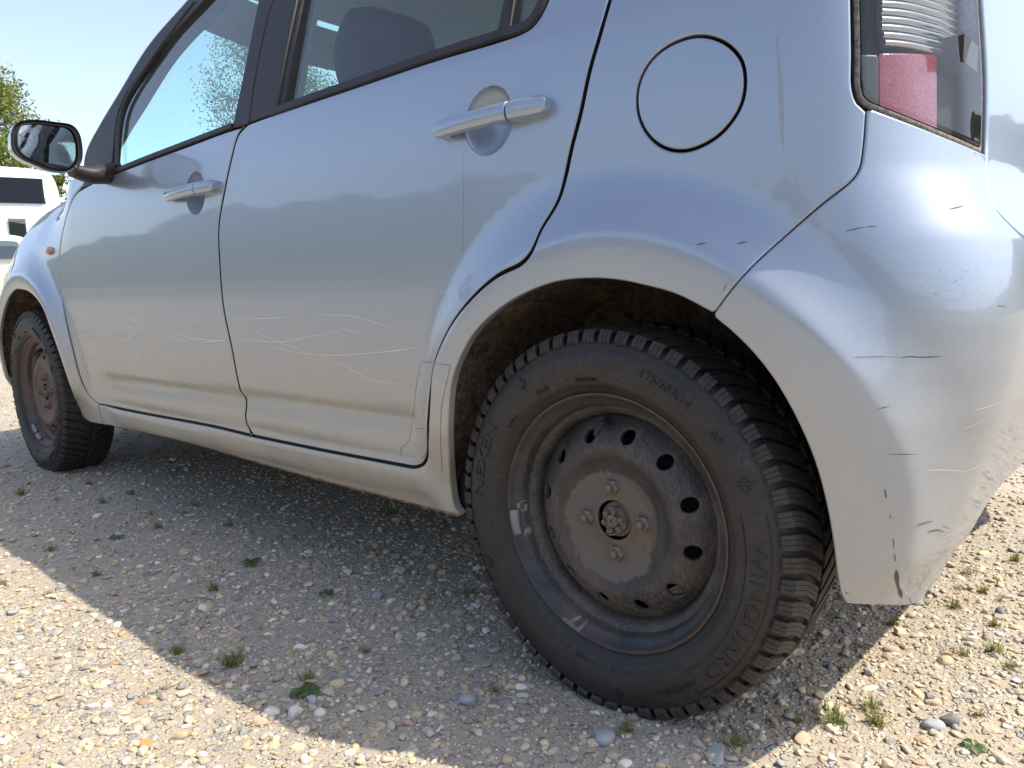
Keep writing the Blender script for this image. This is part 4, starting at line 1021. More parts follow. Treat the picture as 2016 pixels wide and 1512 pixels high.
# wooded hills across the valley, behind the camera: they show in the paint; the ridge beyond the car is added
t = NT('hill_woods'); nn = t.noise(.05, detail=8, rough=.7); nb_ = t.noise(.9, detail=4, rough=.7)
t.B(Base_Color=t.mix(t.ramp(nn, .4, .6), (.035, .05, .028), (.085, .10, .05)), Roughness=1., Normal=t.bump(nb_, 1., 3.)); M['hill_woods'] = t.m
def ridge(az):
    """height in degrees above the horizon, by compass angle from +x"""
    d = math.degrees(az) % 360
    h = 1.6+.7*math.sin(az*5+.7)+.4*math.sin(az*11)
    for c, wd, a in ((212, 16, 5.5), (232, 12, 6.2), (256, 16, 7.0), (285, 20, 6.0), (310, 22, 5.0), (340, 25, 4.0), (68, 24, 9.0), (30, 20, 4.0)): h += a*math.exp(-((d-c)/wd)**2)  # tall unseen rise on the +y side, added to darken the tailgate's reflection
    return h+.35*math.sin(az*37)+.22*math.sin(az*83+1)+.12*math.sin(az*190)
rows = []
for az in np.linspace(0, 2*PI, 720, endpoint=False):
    H = math.tan(math.radians(max(.8, ridge(az))))*520
    row = []
    for k, rr in enumerate((230, 300, 370, 440, 520, 640, 900)):
        z = H*(0, .16, .42, .72, 1., .9, .3)[k]*(1 if k in (0, 4) else 1+.12*math.sin(az*29+k*2)+.06*math.sin(az*71+k*5)); row.append((rr*math.cos(az), rr*math.sin(az), z-.6))
    rows.append(row)
g = G(); g.grid(rows, closed_u=True); g.ob('hills', 'hill_woods', kind='structure')

# ------------------------------------------------------------------ loose stones
def ico(sub):
    p = (1+5**.5)/2; v = [(-1, p, 0), (1, p, 0), (-1, -p, 0), (1, -p, 0), (0, -1, p), (0, 1, p), (0, -1, -p), (0, 1, -p), (p, 0, -1), (p, 0, 1), (-p, 0, -1), (-p, 0, 1)]
    f = [(0, 11, 5), (0, 5, 1), (0, 1, 7), (0, 7, 10), (0, 10, 11), (1, 5, 9), (5, 11, 4), (11, 10, 2), (10, 7, 6), (7, 1, 8), (3, 9, 4), (3, 4, 2), (3, 2, 6), (3, 6, 8), (3, 8, 9), (4, 9, 5), (2, 4, 11), (6, 2, 10), (8, 6, 7), (9, 8, 1)]
    v = [np.array(q)/np.linalg.norm(q) for q in v]
    for _ in range(sub):
        cache = {}; f2 = []
        def mid(a, b):
            k = (min(a, b), max(a, b))
            if k not in cache: q = v[a]+v[b]; v.append(q/np.linalg.norm(q)); cache[k] = len(v)-1
            return cache[k]
        for a, b, c in f: x, y, z = mid(a, b), mid(b, c), mid(c, a); f2 += [(a, x, z), (b, y, x), (c, z, y), (x, y, z)]
        f = f2
    return np.array(v), np.array(f)
def stone_pool(sub, n, angular=1.3):
    v, f = ico(sub); pool = []
    for k in range(n):
        q = v.copy()
        for _ in range(3+int(7*angular*RNG.random())):         # flat facets knocked off
            d = RNG.normal(size=3); d /= np.linalg.norm(d); c = RNG.uniform(.45, .85); s = q@d; q = q-np.outer(np.maximum(s-c, 0), d)*.92
        w_ = RNG.normal(size=(4, 3))*1.6; ph = RNG.uniform(0, 6, 4); r = 1+.07*sum(np.sin(v@w_[i]+ph[i]) for i in range(4)); pool.append(q*r[:, None])
    return np.array(pool), f
PAL = np.array([(.46, .40, .30), (.40, .34, .25), (.35, .335, .30), (.31, .305, .295), (.26, .27, .285), (.50, .46, .38), (.58, .56, .52), (.33, .25, .18), (.38, .30, .24), (.20, .19, .18), (.44, .37, .27)])
PAL = np.clip(PAL*[1.27, 1.18, 1.03], 0, .72)
PW = np.array([.17, .13, .14, .12, .07, .13, .07, .04, .06, .03, .04]); PW /= PW.sum()
def stones(name, xy, size, sub, npool=20):
    n = len(xy); pool, f = stone_pool(sub, npool); V = pool[RNG.integers(0, npool, n)]
    sc = np.stack([size*RNG.uniform(.8, 1.35, n), size*RNG.uniform(.65, 1.0, n), size*RNG.uniform(.38, .72, n)], 1)*.5
    V = V*sc[:, None]; a = RNG.uniform(0, 2*PI, n); tl = RNG.normal(0, .22, n)
    x, y, z = V[..., 0], V[..., 1], V[..., 2]; ct, st = np.cos(tl)[:, None], np.sin(tl)[:, None]; y, z = y*ct-z*st, y*st+z*ct
    ca, sa = np.cos(a)[:, None], np.sin(a)[:, None]; X = x*ca-y*sa+xy[:, 0:1]; Y = x*sa+y*ca+xy[:, 1:2]
    Z = z+gz(xy[:, 0], xy[:, 1])[:, None]+(sc[:, 2]*RNG.uniform(-.2, .7, n))[:, None]
    V = np.stack([X, Y, Z], -1); nv = V.shape[1]; F = (f[None]+(np.arange(n)*nv)[:, None, None]).reshape(-1, 3)
    me = bpy.data.meshes.new(name); me.vertices.add(n*nv); me.vertices.foreach_set('co', V.reshape(-1).astype(np.float32))
    me.loops.add(F.size); me.loops.foreach_set('vertex_index', F.reshape(-1).astype(np.int32)); me.polygons.add(len(F)); me.polygons.foreach_set('loop_start', np.arange(0, F.size, 3, dtype=np.int32)); me.update(calc_edges=True)
    me.polygons.foreach_set('use_smooth', [True]*len(F))
    c = PAL[RNG.choice(len(PAL), n, p=PW)]*RNG.uniform(.82, 1.18, (n, 1)); C = np.ones((n, nv, 4), np.float32); C[..., :3] = np.clip(c, 0, .8)[:, None]
    at = me.color_attributes.new('col', 'FLOAT_COLOR', 'POINT'); at.data.foreach_set('color', C.reshape(-1))
    if sub > 0: me.set_sharp_from_angle(angle=math.radians(30))
    return link(name, me, ['gravel_stone'], kind='stuff')
def scatter(dens, x0, x1, y0, y1, keep):
    n = int(dens*(x1-x0)*(y1-y0)); q = np.stack([RNG.uniform(x0, x1, n), RNG.uniform(y0, y1, n)], 1); return q[keep(q)]
def clear(q):            # not inside the tyres
    ok = np.ones(len(q), bool)
    for wx in (0, -2.43):
        for wy in (0, 2*YC): 
            s_ = 1 if wy == 0 else -1; yy = (q[:, 1]-wy)*s_; ok &= ~((np.abs(q[:, 0]-wx) < .045) & (yy > -.012) & (yy < .155))
    return ok
cd = lambda q: np.hypot(q[:, 0]-CAMP[0], q[:, 1]-CAMP[1])
q1 = scatter(6500, -1.9, 1.5, -.75, 1.5, lambda q: (cd(q) < 1.9) & clear(q)); s1 = .0035+.006*RNG.random(len(q1))**1.3
q2 = scatter(2700, -1.9, 1.8, -.9, 1.6, lambda q: (cd(q) < 1.95) & clear(q)); s2 = .007+.013*RNG.random(len(q2))**2.
q5 = scatter(2000, -3.4, 2.4, -1.2, 2.8, lambda q: (cd(q) >= 1.95) & (cd(q) < 3.2) & clear(q)); s5 = .008+.011*RNG.random(len(q5))**1.8
q3 = scatter(75, -4.5, 3, -1.6, 3.5, lambda q: clear(q)); s3 = .016+.015*RNG.random(len(q3))**2.2
q4 = scatter(420, -6.5, 3.5, -1.5, 6.5, lambda q: (cd(q) > 3.1) & (cd(q) < 6.5) & clear(q)); s4 = RNG.uniform(.010, .018, len(q4))
stones('fine_gravel', q1, s1, 0); stones('gravel', q2, s2, 1, 30); stones('gravel', q5, s5, 0, 30); stones('coarse_gravel', q3, s3, 1, 30); stones('distant_gravel', q4, s4, 0)

# ------------------------------------------------------------------ single stones that stand out
def pebble_mat():
    t = NT('pebble'); r = t.n('ObjectInfo').outputs['Random']; n1 = t.noise(160, detail=5, rough=.7)
    cr = t.n('ValToRGB', {0: r}); el = cr.color_ramp.elements; cr.color_ramp.interpolation = 'CONSTANT'
    cols = [(.44, .39, .30), (.36, .345, .31), (.48, .44, .36), (.31, .305, .29), (.40, .33, .25), (.37, .35, .32), (.46, .41, .32), (.27, .25, .22), (.52, .49, .44)]
    el[0].color = (*cols[0], 1); el[1].position = 1/9; el[1].color = (*cols[1], 1)
    for k in range(2, 9): e = el.new(k/9); e.color = (*cols[k], 1)
    c = t.mix(t.ramp(n1, .25, .75, 0, .3), cr.outputs[0], (.18, .16, .13)); c = t.mix(t.ramp(t.noise(60, detail=5, rough=.7), .45, .7, 0, .75), c, (.37, .32, .24)); t.B(Base_Color=c, Roughness=.85, Normal=t.bump(n1, .3, .0015)); M['pebble'] = t.m
pebble_mat()
def tinted(name, col): return simple(name, col, .85, var=.25, scale=120, bump=.3)
tinted('orange_stone', (.42, .22, .08)); tinted('white_stone', (.60, .56, .49)); tinted('grey_stone', (.33, .34, .34)); tinted('tan_stone', (.46, .36, .24)); tinted('dark_stone', (.17, .165, .16)); tinted('blue_stone', (.30, .315, .335))
PB, PF = stone_pool(2, 8, 1.6); PME = []
for k in range(8): me = mesh('pebble', PB[k], PF, True); sharp(me, 28); PME.append(me)
def ground_at(q): p = on_plane(*q, 2, 0.); p[2] = gz(p[0], p[1]); return p
def pebble(p, size, mat, k, flat=.6, **kw):
    me = PME[k % 8]; o = bpy.data.objects.new('pebble', me); COL.objects.link(o)
    if not me.materials: me.materials.append(M['pebble'])
    if mat != 'pebble': o.material_slots[0].link = 'OBJECT'; o.material_slots[0].material = M[mat]
    o.location = (p[0], p[1], p[2]+size*.12*flat); size *= .82; o.scale = (size*.58, size*.46, size*.5*flat); o.rotation_euler = (random.uniform(-.2, .2), random.uniform(-.2, .2), random.uniform(0, 6.28)); tag(o, **kw); return o
special = [((290, 1466), .024, 'orange_stone', 'rusty orange angular stone lying in the sunlit gravel', .9), ((583, 1402), .030, 'white_stone', 'white chunky stone in the middle of a row at the shadow edge', .9),
    ((538, 1402), .026, 'white_stone', 'white rounded stone beside a tan stone at the shadow edge', .8), ((629, 1406), .024, 'white_stone', 'white oval stone below the broad leaved weed', .7), ((513, 1424), .028, 'tan_stone', 'tan oval stone beside a white rounded stone', .6),
    ((614, 1378), .027, 'grey_stone', 'blue grey stone touching the broad leaved weed', .7), ((920, 1376), .034, 'grey_stone', 'large pale grey stone lying in shadow before the tyre', .7), ((1192, 1463), .036, 'grey_stone', 'large rounded grey stone in shadow next to a grass tuft', .8),
    ((1410, 1501), .040, 'grey_stone', 'large flat grey stone in the shadow behind the rear tyre', .6), ((1833, 1436), .036, 'blue_stone', 'blue grey flat stone in sun beside a dark stone', .6), ((1866, 1432), .030, 'dark_stone', 'dark brown angular stone in sun beside a blue grey stone', .9),
    ((1857, 1315), .032, 'tan_stone', 'tan flat stone in sun below the rear bumper', .5), ((1971, 1219), .030, 'dark_stone', 'dark grey pointed stone in the sunlit gravel', 1.), ((1579, 1467), .034, 'tan_stone', 'pinkish tan stone at the rear shadow edge', .6),
    ((192, 1020), .026, 'white_stone', 'white stone in the shade beside the front wheel', .7), ((743, 1172), .030, 'grey_stone', 'grey angular stone in the shade beside the sill', .8), ((25, 1206), .034, 'grey_stone', 'flat grey stone on sunlit gravel near the shadow', .5)]
for k, (q, sz, m, lab, fl) in enumerate(special): pebble(ground_at(q), sz, m, k, fl, label=lab, cat='stone')
cnt = 0; tries = 0
while cnt < 120 and tries < 4000:
    tries += 1; q = (random.uniform(0, 2016), random.uniform(930, 1512)); p = ground_at(q)
    if cd(np.array([p[:2]]))[0] > 2.6 or not clear(np.array([p[:2]]))[0] or (abs(p[0]) < .12 and -.05 < p[1] < .2): continue
    pebble(p, random.uniform(.012, .020), 'pebble', cnt, random.uniform(.45, .8), label='rounded pebble half sunk in the gravel', cat='stone', group='pebbles lying in the gravel'); cnt += 1

# ------------------------------------------------------------------ grass tufts and weeds
def grass_mat():
    t = NT('grass_blade'); r = t.n('ObjectInfo').outputs['Random']; n1 = t.noise(45, detail=2)
    c = t.mix(t.ramp(n1, .35, .65), (.14, .18, .045), (.24, .26, .085)); c = t.mix(t.ramp(t.noise(70, detail=2, loc=(5, 2, 1)), .56, .66), c, (.36, .29, .12))
    t.B(Base_Color=c, Roughness=.5, Specular_IOR_Level=.3); tr = t.n('BsdfTranslucent', {'Color': c}); mx = t.n('MixShader', {0: .35, 1: t.b.outputs[0], 2: tr.outputs[0]}); t.t.links.new(mx.outputs[0], t.out.inputs[0]); M['grass_blade'] = t.m
    t = NT('weed_leaf'); c = t.mix(t.ramp(t.noise(60, detail=3), .3, .7), (.045, .085, .022), (.09, .14, .035)); t.B(Base_Color=c, Roughness=.5); tr = t.n('BsdfTranslucent', {'Color': c}); mx = t.n('MixShader', {0: .25, 1: t.b.outputs[0], 2: tr.outputs[0]}); t.t.links.new(mx.outputs[0], t.out.inputs[0]); M['weed_leaf'] = t.m
grass_mat()
def tuft_mesh(n, h, spread):
    g = G()
    for _ in range(n):
        a = random.uniform(0, 2*PI); l = h*random.uniform(.45, 1.1); lean = random.uniform(.15, 1.2); b = np.array([random.gauss(0, spread*.3), random.gauss(0, spread*.3), -.002]); d = np.array([math.cos(a), math.sin(a), 0]); s_ = np.array([-d[1], d[0], 0]); w_ = random.uniform(.0007, .0015); secs = []
        for t_ in (0, .35, .7, 1.): c = b+d*l*t_*math.sin(lean*(.4+.6*t_))*.9+np.array([0, 0, l*t_*math.cos(lean*(.3+.7*t_))]); secs.append([c-s_*w_*(1-t_*.9), c+s_*w_*(1-t_*.9)])
        g.grid(secs)
    return g.me('grass_tuft')
TUFTS = [tuft_mesh(70, .030, .018), tuft_mesh(45, .024, .014), tuft_mesh(90, .034, .024), tuft_mesh(35, .022, .016), tuft_mesh(55, .028, .03)]
for m in TUFTS: m.materials.append(M['grass_blade'])
tp = [(190, 1134), (344, 1136), (420, 1160), (96, 1172), (4, 1156), (348, 1277), (661, 1304), (607, 1333), (297, 1011), (364, 1009), (203, 993), (112, 987), (42, 976), (18, 940), (13, 920), (451, 1036), (728, 1085), (763, 1009), (705, 1018), (384, 993), (259, 976), (60, 958), (176, 958), (719, 1277), (100, 1088), (310, 1038), (1566, 1430), (1714, 1404), (1694, 1279), (1893, 1304), (1957, 1299), (1925, 1422), (1879, 1203), (1822, 1194), (1453, 1478), (1957, 1244), (1891, 1161), (1936, 1169), (1969, 1187), (1904, 1130), (1758, 1235), (1666, 1322), (1233, 1449), (975, 1356), (920, 1162), (1380, 1408), (1990, 1330), (1999, 1100), (340, 940), (560, 960)]
def thing_at(name, me, p, sc, **kw):
    o = bpy.data.objects.new(name, me); COL.objects.link(o); o.location = p; o.scale = (sc,)*3; o.rotation_euler = (0, 0, random.uniform(0, 6.28)); tag(o, **kw); return o
for k, q in enumerate(tp): thing_at('grass_tuft', TUFTS[k % 5], ground_at(q), random.uniform(.6, 1.0), label='small tuft of thin green and straw coloured grass growing through gravel', cat='grass', group='grass tufts in the gravel')
thing_at('grass_tuft', TUFTS[2], ground_at((458, 1300)), 1.15, label='dense bright green grass tuft in shade near the shadow edge', cat='grass')
thing_at('grass_tuft', TUFTS[2], ground_at((1641, 1432)), 1.05, label='taller green grass tuft standing in sun just behind the rear tyre shadow', cat='grass')
thing_at('grass_tuft', TUFTS[0], ground_at((1724, 1430)), 1.0, label='bushy green grass tuft in sun, next one along from the taller tuft', cat='grass')
def weed(q, n, L, **kw):
    root = empty('weed', ground_at(q), **kw)
    for k in range(n):
        a = k*2*PI/n+random.uniform(-.3, .3); l = L*random.uniform(.75, 1.15); d = np.array([math.cos(a), math.sin(a), 0]); s_ = np.array([-d[1], d[0], 0]); rows = []
        for t_ in np.linspace(0, 1, 8):
            w_ = l*.34*(math.sin(PI*min(1, max(0, (t_-.25)/.75)))**.7 if t_ > .25 else .06)+.0006; c = d*l*t_+np.array([0, 0, .004+l*(.55*t_-.6*t_*t_)]); rows.append([c-s_*w_+[0, 0, .25*w_], c-s_*w_*.5+[0, 0, .03*w_], c, c+s_*w_*.5+[0, 0, .03*w_], c+s_*w_+[0, 0, .25*w_]])
        g = G(); g.grid(rows); me = g.me('leaf'); me.materials.append(M['weed_leaf']); o = bpy.data.objects.new('leaf', me); COL.objects.link(o); o.parent = root
weed((604, 1360), 6, .026, label='broad leaved dark green weed flat on the gravel at the shadow edge', cat='weed')
weed((496, 1110), 5, .026, label='narrow leaved weed in shade in front of the sill', cat='weed')
weed((643, 1165), 4, .020, label='tiny leafy weed in the shade before the rear tyre', cat='weed')
weed((1918, 1485), 5, .018, label='small leafy weed in the sunlit gravel near two grass tufts', cat='weed')
weed((232, 1060), 5, .022, label='low spreading weed in the shade near the front wheel', cat='weed')

# ------------------------------------------------------------------ scratches, chips and drips on the paint
simple('scratch_pale', (.88, .87, .83), .5, var=.05, metal=.5); simple('scratch_dark', (.07, .07, .075), .7, var=.2); simple('film_edge', (.16, .12, .09), .8, var=.3)
def decal(name, lines, width, mat, parent, off=.0007, taper=True):
    g = G()
    for L in lines:
        wd = width
        if isinstance(L, tuple): L, wd = L
        c = px2uz(catmull(L, 9) if len(L) > 2 else catmull(L, 9)); p, n, tu, tv = frame(c); T = np.gradient(p, axis=0); T /= np.linalg.norm(T, axis=1)[:, None]+1e-9; sd = np.cross(n, T); m = len(p)
        ww = wd*.5*(np.sin(np.linspace(.06, PI-.06, m))**.5 if taper else np.ones(m)); ww = ww*RNG.uniform(.7, 1.1, m); p = p+n*off; g.grid(np.stack([p-sd*ww[:, None], p+sd*ww[:, None]], 1))
    return g.ob(name, mat, parent, kind='stuff')
def cv(pts, sx, ox, oy): return [(ox+x*sx, oy+y*sx) for x, y in pts]
R_ = lambda p: cv(p, .3704, 400, 380)
decal('scratches', [R_([(150, 778), (300, 787), (420, 792), (560, 765), (740, 735)]), R_([(280, 803), (520, 850), (680, 862), (900, 850), (1120, 825)]), R_([(640, 865), (760, 920), (880, 985), (1000, 1010), (1095, 1025)]), R_([(270, 735), (400, 790), (560, 850)]), R_([(720, 715), (840, 750)]), R_([(150, 668), (300, 668), (450, 660)]), R_([(600, 648), (800, 655), (950, 700), (1060, 740)]), R_([(1250, 535), (1340, 505), (1420, 470)]), R_([(1150, 820), (980, 845)])], .0008, 'scratch_pale', rear_door)
F_ = lambda p: cv(p, .2778, 0, 560)
decal('scratches', [F_([(850, 230), (940, 252), (1040, 275)]), F_([(1075, 330), (1200, 375), (1335, 405)]), F_([(1080, 325), (1150, 290)]), F_([(860, 410), (990, 330)]), F_([(1235, 340), (1350, 380), (1540, 398)]), F_([(1300, 215), (1380, 250), (1465, 295)]), F_([(960, 570), (1010, 430)]), F_([(1420, 410), (1600, 395)])], .0012, 'scratch_pale', front_door)
B_ = lambda p: cv(p, .496, 1400, 500)
chips = [(B_([(750, 411), (790, 408), (830, 410), (915, 407)]), .0014), (B_([(560, 411), (660, 408), (750, 410)]), .0008), (B_([(690, 936), (694, 966)]), .005), (B_([(708, 1036), (714, 1048)]), .004), (B_([(722, 1130), (725, 1165)]), .003), (B_([(727, 1192), (732, 1218)]), .005), (B_([(735, 1255), (738, 1300), (745, 1335)]), .006), (B_([(744, 1322), (756, 1364)]), .007), (B_([(860, 1332), (850, 1372)]), .010), (B_([(788, 1365), (792, 1385)]), .004), (B_([(915, 1080), (945, 1090)]), .003), (B_([(810, 1080), (880, 1058)]), .0014), (B_([(856, 1105), (900, 1096), (926, 1104)]), .0016), (B_([(918, 1195), (940, 1160)]), .0016), (B_([(658, 617), (710, 603)]), .0012), (B_([(705, 795), (820, 795)]), .0007), (B_([(1136, 204), (1168, 208)]), .003), (B_([(880, 160), (902, 158)]), .002)]
for _ in range(46):
    x = random.gauss(955, 48); y = random.uniform(60, 235); chips.append((B_([(x, y), (x+random.uniform(3, 9), y+random.uniform(-4, 4))]), random.uniform(.0007, .0019)))
for x, y, dx, dy in ((1665, 455, 36, -8), (1705, 447, 22, -2), (1868, 412, 30, -7), (1450, 480, 20, -4)): chips.append(([(x, y), (x+dx, y+dy)], .0014))
decal('paint_chips', [c for c in chips if c[0][0][0] > 1440], .001, 'scratch_dark', rear_bumper)
decal('scratches', [B_([(850, 858), (920, 856), (1000, 862)]), B_([(895, 1140), (950, 1110), (1015, 1070)]), B_([(905, 1146), (960, 1115), (1010, 1082)]), B_([(1000, 690), (1040, 680), (1080, 655)]), B_([(1040, 620), (1100, 605), (1140, 590)]), B_([(925, 990), (935, 1020)]), B_([(990, 870), (1040, 850), (1080, 830)])], .0006, 'scratch_pale', rear_bumper)
decal('film_edge', [R_([(1160, 897), (1220, 900)]), R_([(1158, 898), (1140, 990), (1122, 1130), (1108, 1250), (1092, 1322), (1052, 1360), (1062, 1408), (1138, 1428), (1178, 1390)]), R_([(1128, 1250), (1180, 1253)]), R_([(1150, 955), (1158, 975)])], .0009, 'film_edge', rear_door, taper=False)
decal('film_edge', [R_([(1240, 907), (1314, 914)]), R_([(1314, 916), (1294, 1010), (1270, 1120), (1262, 1300), (1272, 1480)])], .0009, 'film_edge', side_panel, taper=False)
decal('paint_chips', [([(680, 262), (678, 271)], .003), ([(744, 246), (743, 251)], .002), ([(640, 385), (646, 388)], .0015)], .002, 'scratch_dark', rear_door)
decal('paint_chips', [([(1372, 482), (1390, 478)], .002), ([(1430, 560), (1424, 572)], .003), ([(1240, 500), (1250, 497)], .001), ([(1573, 150), (1580, 148)], .001)], .002, 'scratch_dark', side_panel)
simple('sill_rust', (.24, .13, .07), .9, var=.6, scale=60, bump=.6)
decal('rust_line', [[(225, 839), (361, 868.5), (472, 899.5), (603, 936.5), (759, 977), (850, 1001), (905, 1014)]], .0055, 'sill_rust', side_panel, off=.001, taper=False)
t = NT('dried_drip'); tr = t.n('BsdfTransparent'); df = t.n('BsdfDiffuse', {'Color': (.42, .40, .36)}); mx = t.n('MixShader', {0: t.ramp(t.noise(120, detail=3), .3, .7, .15, .45), 1: tr.outputs[0], 2: df.outputs[0]}); t.t.links.new(mx.outputs[0], t.out.inputs[0]); M['dried_drip'] = t.m
decal('dried_drip', [[(1528, 72), (1533, 130), (1538, 220), (1540, 295)]], .0055, 'dried_drip', side_panel, off=.0012); decal('dried_drip', [[(912, 300), (911, 400), (909, 490), (908, 520)]], .004, 'dried_drip', rear_door, off=.0012)

# ------------------------------------------------------------------ parked vehicles behind
def at(pxx, depth, z=0.):
    """point at a given depth straight ahead of the lens, on the ground"""
    d = ray(pxx, 560); p = CAMP+d*depth; return np.array([p[0], p[1], z])
def car_wheel(parent, p, ax, r=.31, w_=.2):
    g = G(); g.lathe([(0, r*.55), (-.01, r*.62), (-.012, r*.9), (.0, r*.98), (.03, r), (w_-.03, r), (w_, r*.95), (w_, r*.5)], 32); o = g.ob('wheel', 'tyre_plain', parent)
    g2 = G(); g2.lathe([(.015, .01), (.01, r*.2), (.025, r*.5), (.0, r*.6), (.02, r*.63)], 32); h_ = g2.ob('rim', 'alloy', parent)
    th = math.atan2(ax[1], ax[0])+PI/2
    for q in (o, h_): q.matrix_parent_inverse = Matrix.Identity(4); q.location = p; q.rotation_euler = (0, 0, th)
    h_.parent = o; h_.location = (0, 0, 0); h_.rotation_euler = (0, 0, 0)
def vehicle(name, loc, heading, prof, width, wheels, glassz, mat, wins, tumble, **kw):
    """prof: closed outline (x, z) seen from the side, x forwards; wins: list of outlines on both sides"""
    root = empty(name, loc, **kw); root.rotation_euler = (0, 0, heading)
    prof = resample(catmull(prof+[prof[0]], .06), .06, True); hw = width/2; ys = [-1, -.985, -.93, -.8, -.5, 0, .5, .8, .93, .985, 1]; rows = []
    zmax = prof[:, 1].max()
    for s_ in ys:
        e = abs(s_); ins = 0 if e < .9 else (.0 if e < .95 else (.025 if e < .99 else .07)); c = prof.mean(0); q = c+(prof-c)*(1-ins/1.2)
        y = s_*hw*np.ones(len(q))*(1-tumble*np.clip((q[:, 1]-glassz)/max(.1, zmax-glassz), 0, 1)); rows.append(np.stack([q[:, 0], y, q[:, 1]], 1))
    g = G(); g.loft(rows, True); me = g.me('body'); o = bpy.data.objects.new('body', me); COL.objects.link(o); o.parent = root; me.materials.append(M[mat]); sharp(me, 50)
    for (nm, out, m2) in wins:
        out = resample(np.array(out, float), .05, True)
        for s_ in (-1, 1):
            y = s_*(hw*(1-tumble*np.clip((out[:, 1]-glassz)/max(.1, zmax-glassz), 0, 1))+.006); c = out.mean(0); inn = c+(out-c)*.97; g = G()
            P = np.stack([out[:, 0], y-s_*.02, out[:, 1]], 1); Q = np.stack([inn[:, 0], y, inn[:, 1]], 1); g.loft([P, Q], True); me = g.me(nm, False); o2 = bpy.data.objects.new(nm, me); COL.objects.link(o2); o2.parent = root; me.materials.append(M[m2])
    for wx in wheels:
        for s_ in (-1, 1): car_wheel(root, (wx, s_*(hw-.03), .31), (0, -s_), .31)
    return root
def beside(pxx, depth, half_len, half_w, turn=0.):
    """centre and heading of a vehicle whose right-hand end stands at pixel column pxx, side on to the line of sight"""
    d = ray(pxx-60, 560); d = np.array([d[0], d[1], 0]); d /= np.linalg.norm(d); a = math.atan2(d[0], -d[1])+turn; f = np.array([math.cos(a), math.sin(a), 0]); s2 = np.array([f[1], -f[0], 0]); e = at(pxx, depth)
    c = e+f*half_len+s2*half_w*(1 if s2@d > 0 else -1); c[2] = 0; return tuple(c), a
c, hd = beside(134, 16., 3., 1.05, .06)
camper = vehicle('camper_van', c, hd, [(-3.0, .45), (-3.02, 1.4), (-2.98, 2.75), (-2.85, 2.96), (0, 2.98), (2.2, 2.95), (2.6, 2.6), (2.9, 1.5), (3.0, .9), (2.95, .42)], 2.1, (-1.9, 2.05), 2.2, 'white_paint',
    [('window_band', [(-2.78, 2.34), (-2.80, 2.84), (1.9, 2.86), (2.1, 2.34)], 'black_glass'), ('window', [(-2.38, 1.64), (-2.38, 2.04), (-2.08, 2.04), (-2.08, 1.64)], 'vehicle_glass'), ('window', [(-1.72, 1.60), (-1.72, 2.05), (-.6, 2.05), (-.6, 1.60)], 'vehicle_glass'), ('door', [(-1.80, .6), (-1.80, 2.12), (-1.79, 2.12), (-1.79, .6)], 'black_trim'), ('window', [(1.4, 1.35), (1.4, 2.1), (2.35, 2.1), (2.7, 1.35)], 'vehicle_glass')], .06,
    label='tall white camper van with a wide black window band under its roof', cat='van')
c, hd = beside(92, 11.8, 2.15, .85, .04)
est = vehicle('estate_car', c, hd, [(-2.1, .3), (-2.16, .62), (-2.13, 1.0), (-1.98, 1.38), (-1.6, 1.47), (.1, 1.46), (.95, 1.05), (1.9, .9), (2.15, .6), (2.1, .28)], 1.75, (-1.3, 1.3), .95, 'cream_paint',
    [('quarter_window', [(-1.92, 1.10), (-1.84, 1.36), (-1.46, 1.38), (-1.44, 1.09)], 'vehicle_glass'), ('window', [(-1.36, 1.09), (-1.36, 1.385), (-.42, 1.385), (-.42, 1.07)], 'vehicle_glass'), ('window', [(-.34, 1.07), (-.34, 1.38), (.12, 1.36), (.7, 1.05)], 'vehicle_glass'), ('door_handle', [(-1.28, .95), (-1.28, .985), (-1.08, .985), (-1.08, .95)], 'alloy'), ('tail_lamp', [(-2.12, .82), (-2.10, 1.05), (-2.0, 1.05), (-2.02, .82)], 'red_lens')], .16,
    label='pale cream estate car parked before the white camper van', cat='car')
for s_ in (-1, 1):
    g = G(); g.tube([(-1.6, s_*.62, 1.47), (-1.5, s_*.62, 1.50), (-.2, s_*.62, 1.50), (-.1, s_*.62, 1.47)], .014, 6); me = g.me('roof_rail'); o = bpy.data.objects.new('roof_rail', me); COL.objects.link(o); o.parent = est; me.materials.append(M['black_trim'])

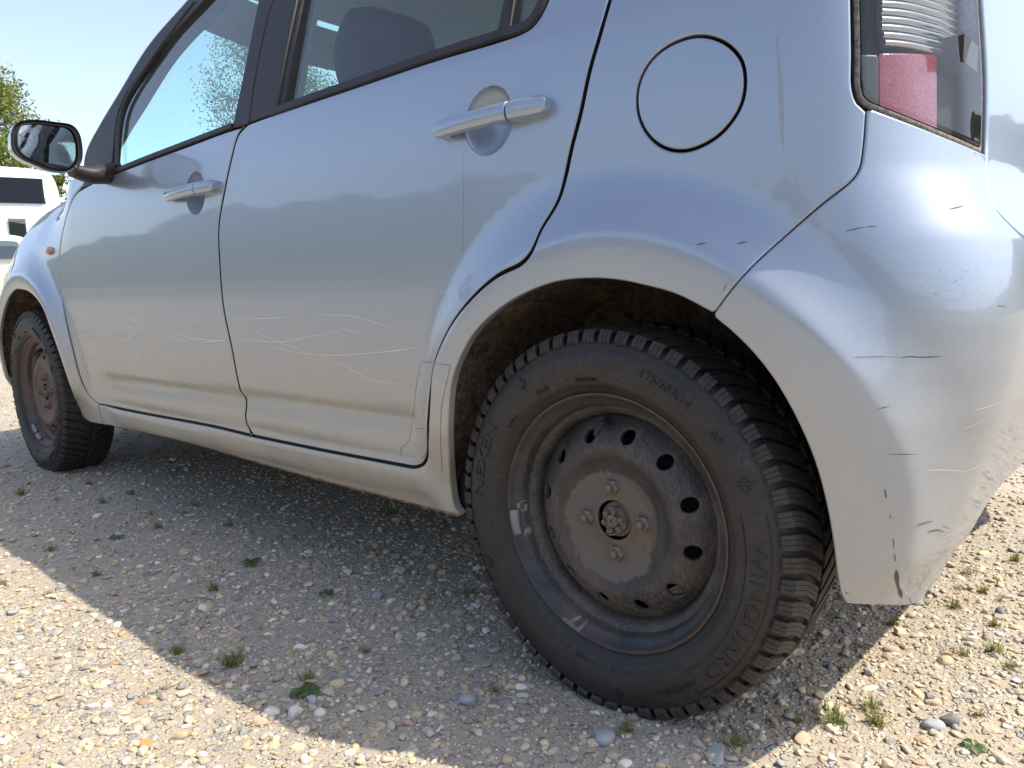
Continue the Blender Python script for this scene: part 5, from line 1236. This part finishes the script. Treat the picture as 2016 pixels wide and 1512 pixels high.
# ------------------------------------------------------------------ trees
def leafmat(name, c0, c1):
    t = NT(name); r = t.n('Attribute', attribute_name='tone').outputs['Fac']; c = t.mix(r, c0, c1)
    t.B(Base_Color=c, Roughness=.55, Specular_IOR_Level=.3); tr = t.n('BsdfTranslucent', {'Color': c}); mx = t.n('MixShader', {0: .4, 1: t.b.outputs[0], 2: tr.outputs[0]}); t.t.links.new(mx.outputs[0], t.out.inputs[0]); M[name] = t.m
leafmat('leaf_green', (.11, .16, .03), (.26, .30, .075)); leafmat('leaf_dark', (.05, .085, .02), (.11, .15, .04)); simple('bark', (.13, .105, .08), .9, var=.4, scale=14, bump=.8, bscale=40)
def tree(name, loc, height, rad, zc, rz, nclump, nleaf, lsize, mat, droop=0., **kw):
    root = empty(name, tuple(loc), **kw); rng = np.random.default_rng(int(abs(loc[0]*100))+3)
    g = G(); g.tube([(0, 0, -.1), (.03, 0, height*.2), (-.05, .04, height*.45), (.02, .02, height*.72), (0, 0, height*.9)], [.018*height**.9, .014*height**.9, .011*height**.9, .007*height**.9, .002*height], 10)
    cl = []
    for k in range(nclump):
        d = rng.normal(size=3); d /= np.linalg.norm(d); r = rng.uniform(.35, 1.)**.6; p = np.array([d[0]*rad*r, d[1]*rad*r, zc+d[2]*rz*r]); cl.append(p)
        if k % 2 == 0:
            b = np.array([0, 0, max(height*.2, p[2]-rad*rng.uniform(.5, .9))]); m_ = (b+p)/2+np.array([0, 0, .15]); g.tube([b, m_, p], [.012*height**.8, .008*height**.8, .003*height**.8], 6)
    me = g.me('trunk'); me.materials.append(M['bark']); o = bpy.data.objects.new('trunk', me); COL.objects.link(o); o.parent = root
    cl = np.array(cl); n = nclump*nleaf; cidx = np.repeat(np.arange(nclump), nleaf); cr_ = rad*.30*rng.uniform(.6, 1.3, nclump)
    off = rng.normal(size=(n, 3)); off /= np.linalg.norm(off, axis=1)[:, None]; off *= (rng.random(n)**.5*cr_[cidx])[:, None]; off[:, 2] = off[:, 2]*(.75+droop)-droop*rng.random(n)*rad*.35
    c = cl[cidx]+off; a = rng.normal(size=(n, 3)); a /= np.linalg.norm(a, axis=1)[:, None]; b = np.cross(a, rng.normal(size=(n, 3))); b /= np.linalg.norm(b, axis=1)[:, None]
    s1_ = (lsize*rng.uniform(.6, 1.2, n))[:, None]; V = np.stack([c-a*s1_, c+b*s1_*.42, c+a*s1_, c-b*s1_*.42], 1).reshape(-1, 3); F = np.arange(4*n).reshape(n, 4)
    me = bpy.data.meshes.new('crown'); me.from_pydata(V.tolist(), [], F.tolist()); tn = np.repeat(np.clip(rng.normal(.5, .28, n)+(rng.random(nclump)-.5)[cidx]*.5, 0, 1), 4).astype(np.float32)
    at_ = me.attributes.new('tone', 'FLOAT', 'POINT'); at_.data.foreach_set('value', tn); me.materials.append(M[mat]); o = bpy.data.objects.new('crown', me); COL.objects.link(o); o.parent = root
    return root
tree('broadleaf_tree', at(-52, 22.), 7.6, 2.25, 5.0, 2.55, 110, 300, .065, 'leaf_green', label='light green leafy tree rising behind the white camper van', cat='tree')
tree('broadleaf_tree', at(118, 24.), 4.4, .75, 3.4, .75, 20, 120, .07, 'leaf_green', label='small leafy tree whose top shows beside the camper van', cat='tree')
tree('birch_tree', at(560, 26.), 9.6, 2.0, 6.8, 2.6, 110, 220, .05, 'leaf_dark', droop=.6, label='slender tree with drooping twigs seen through the windscreen', cat='tree')
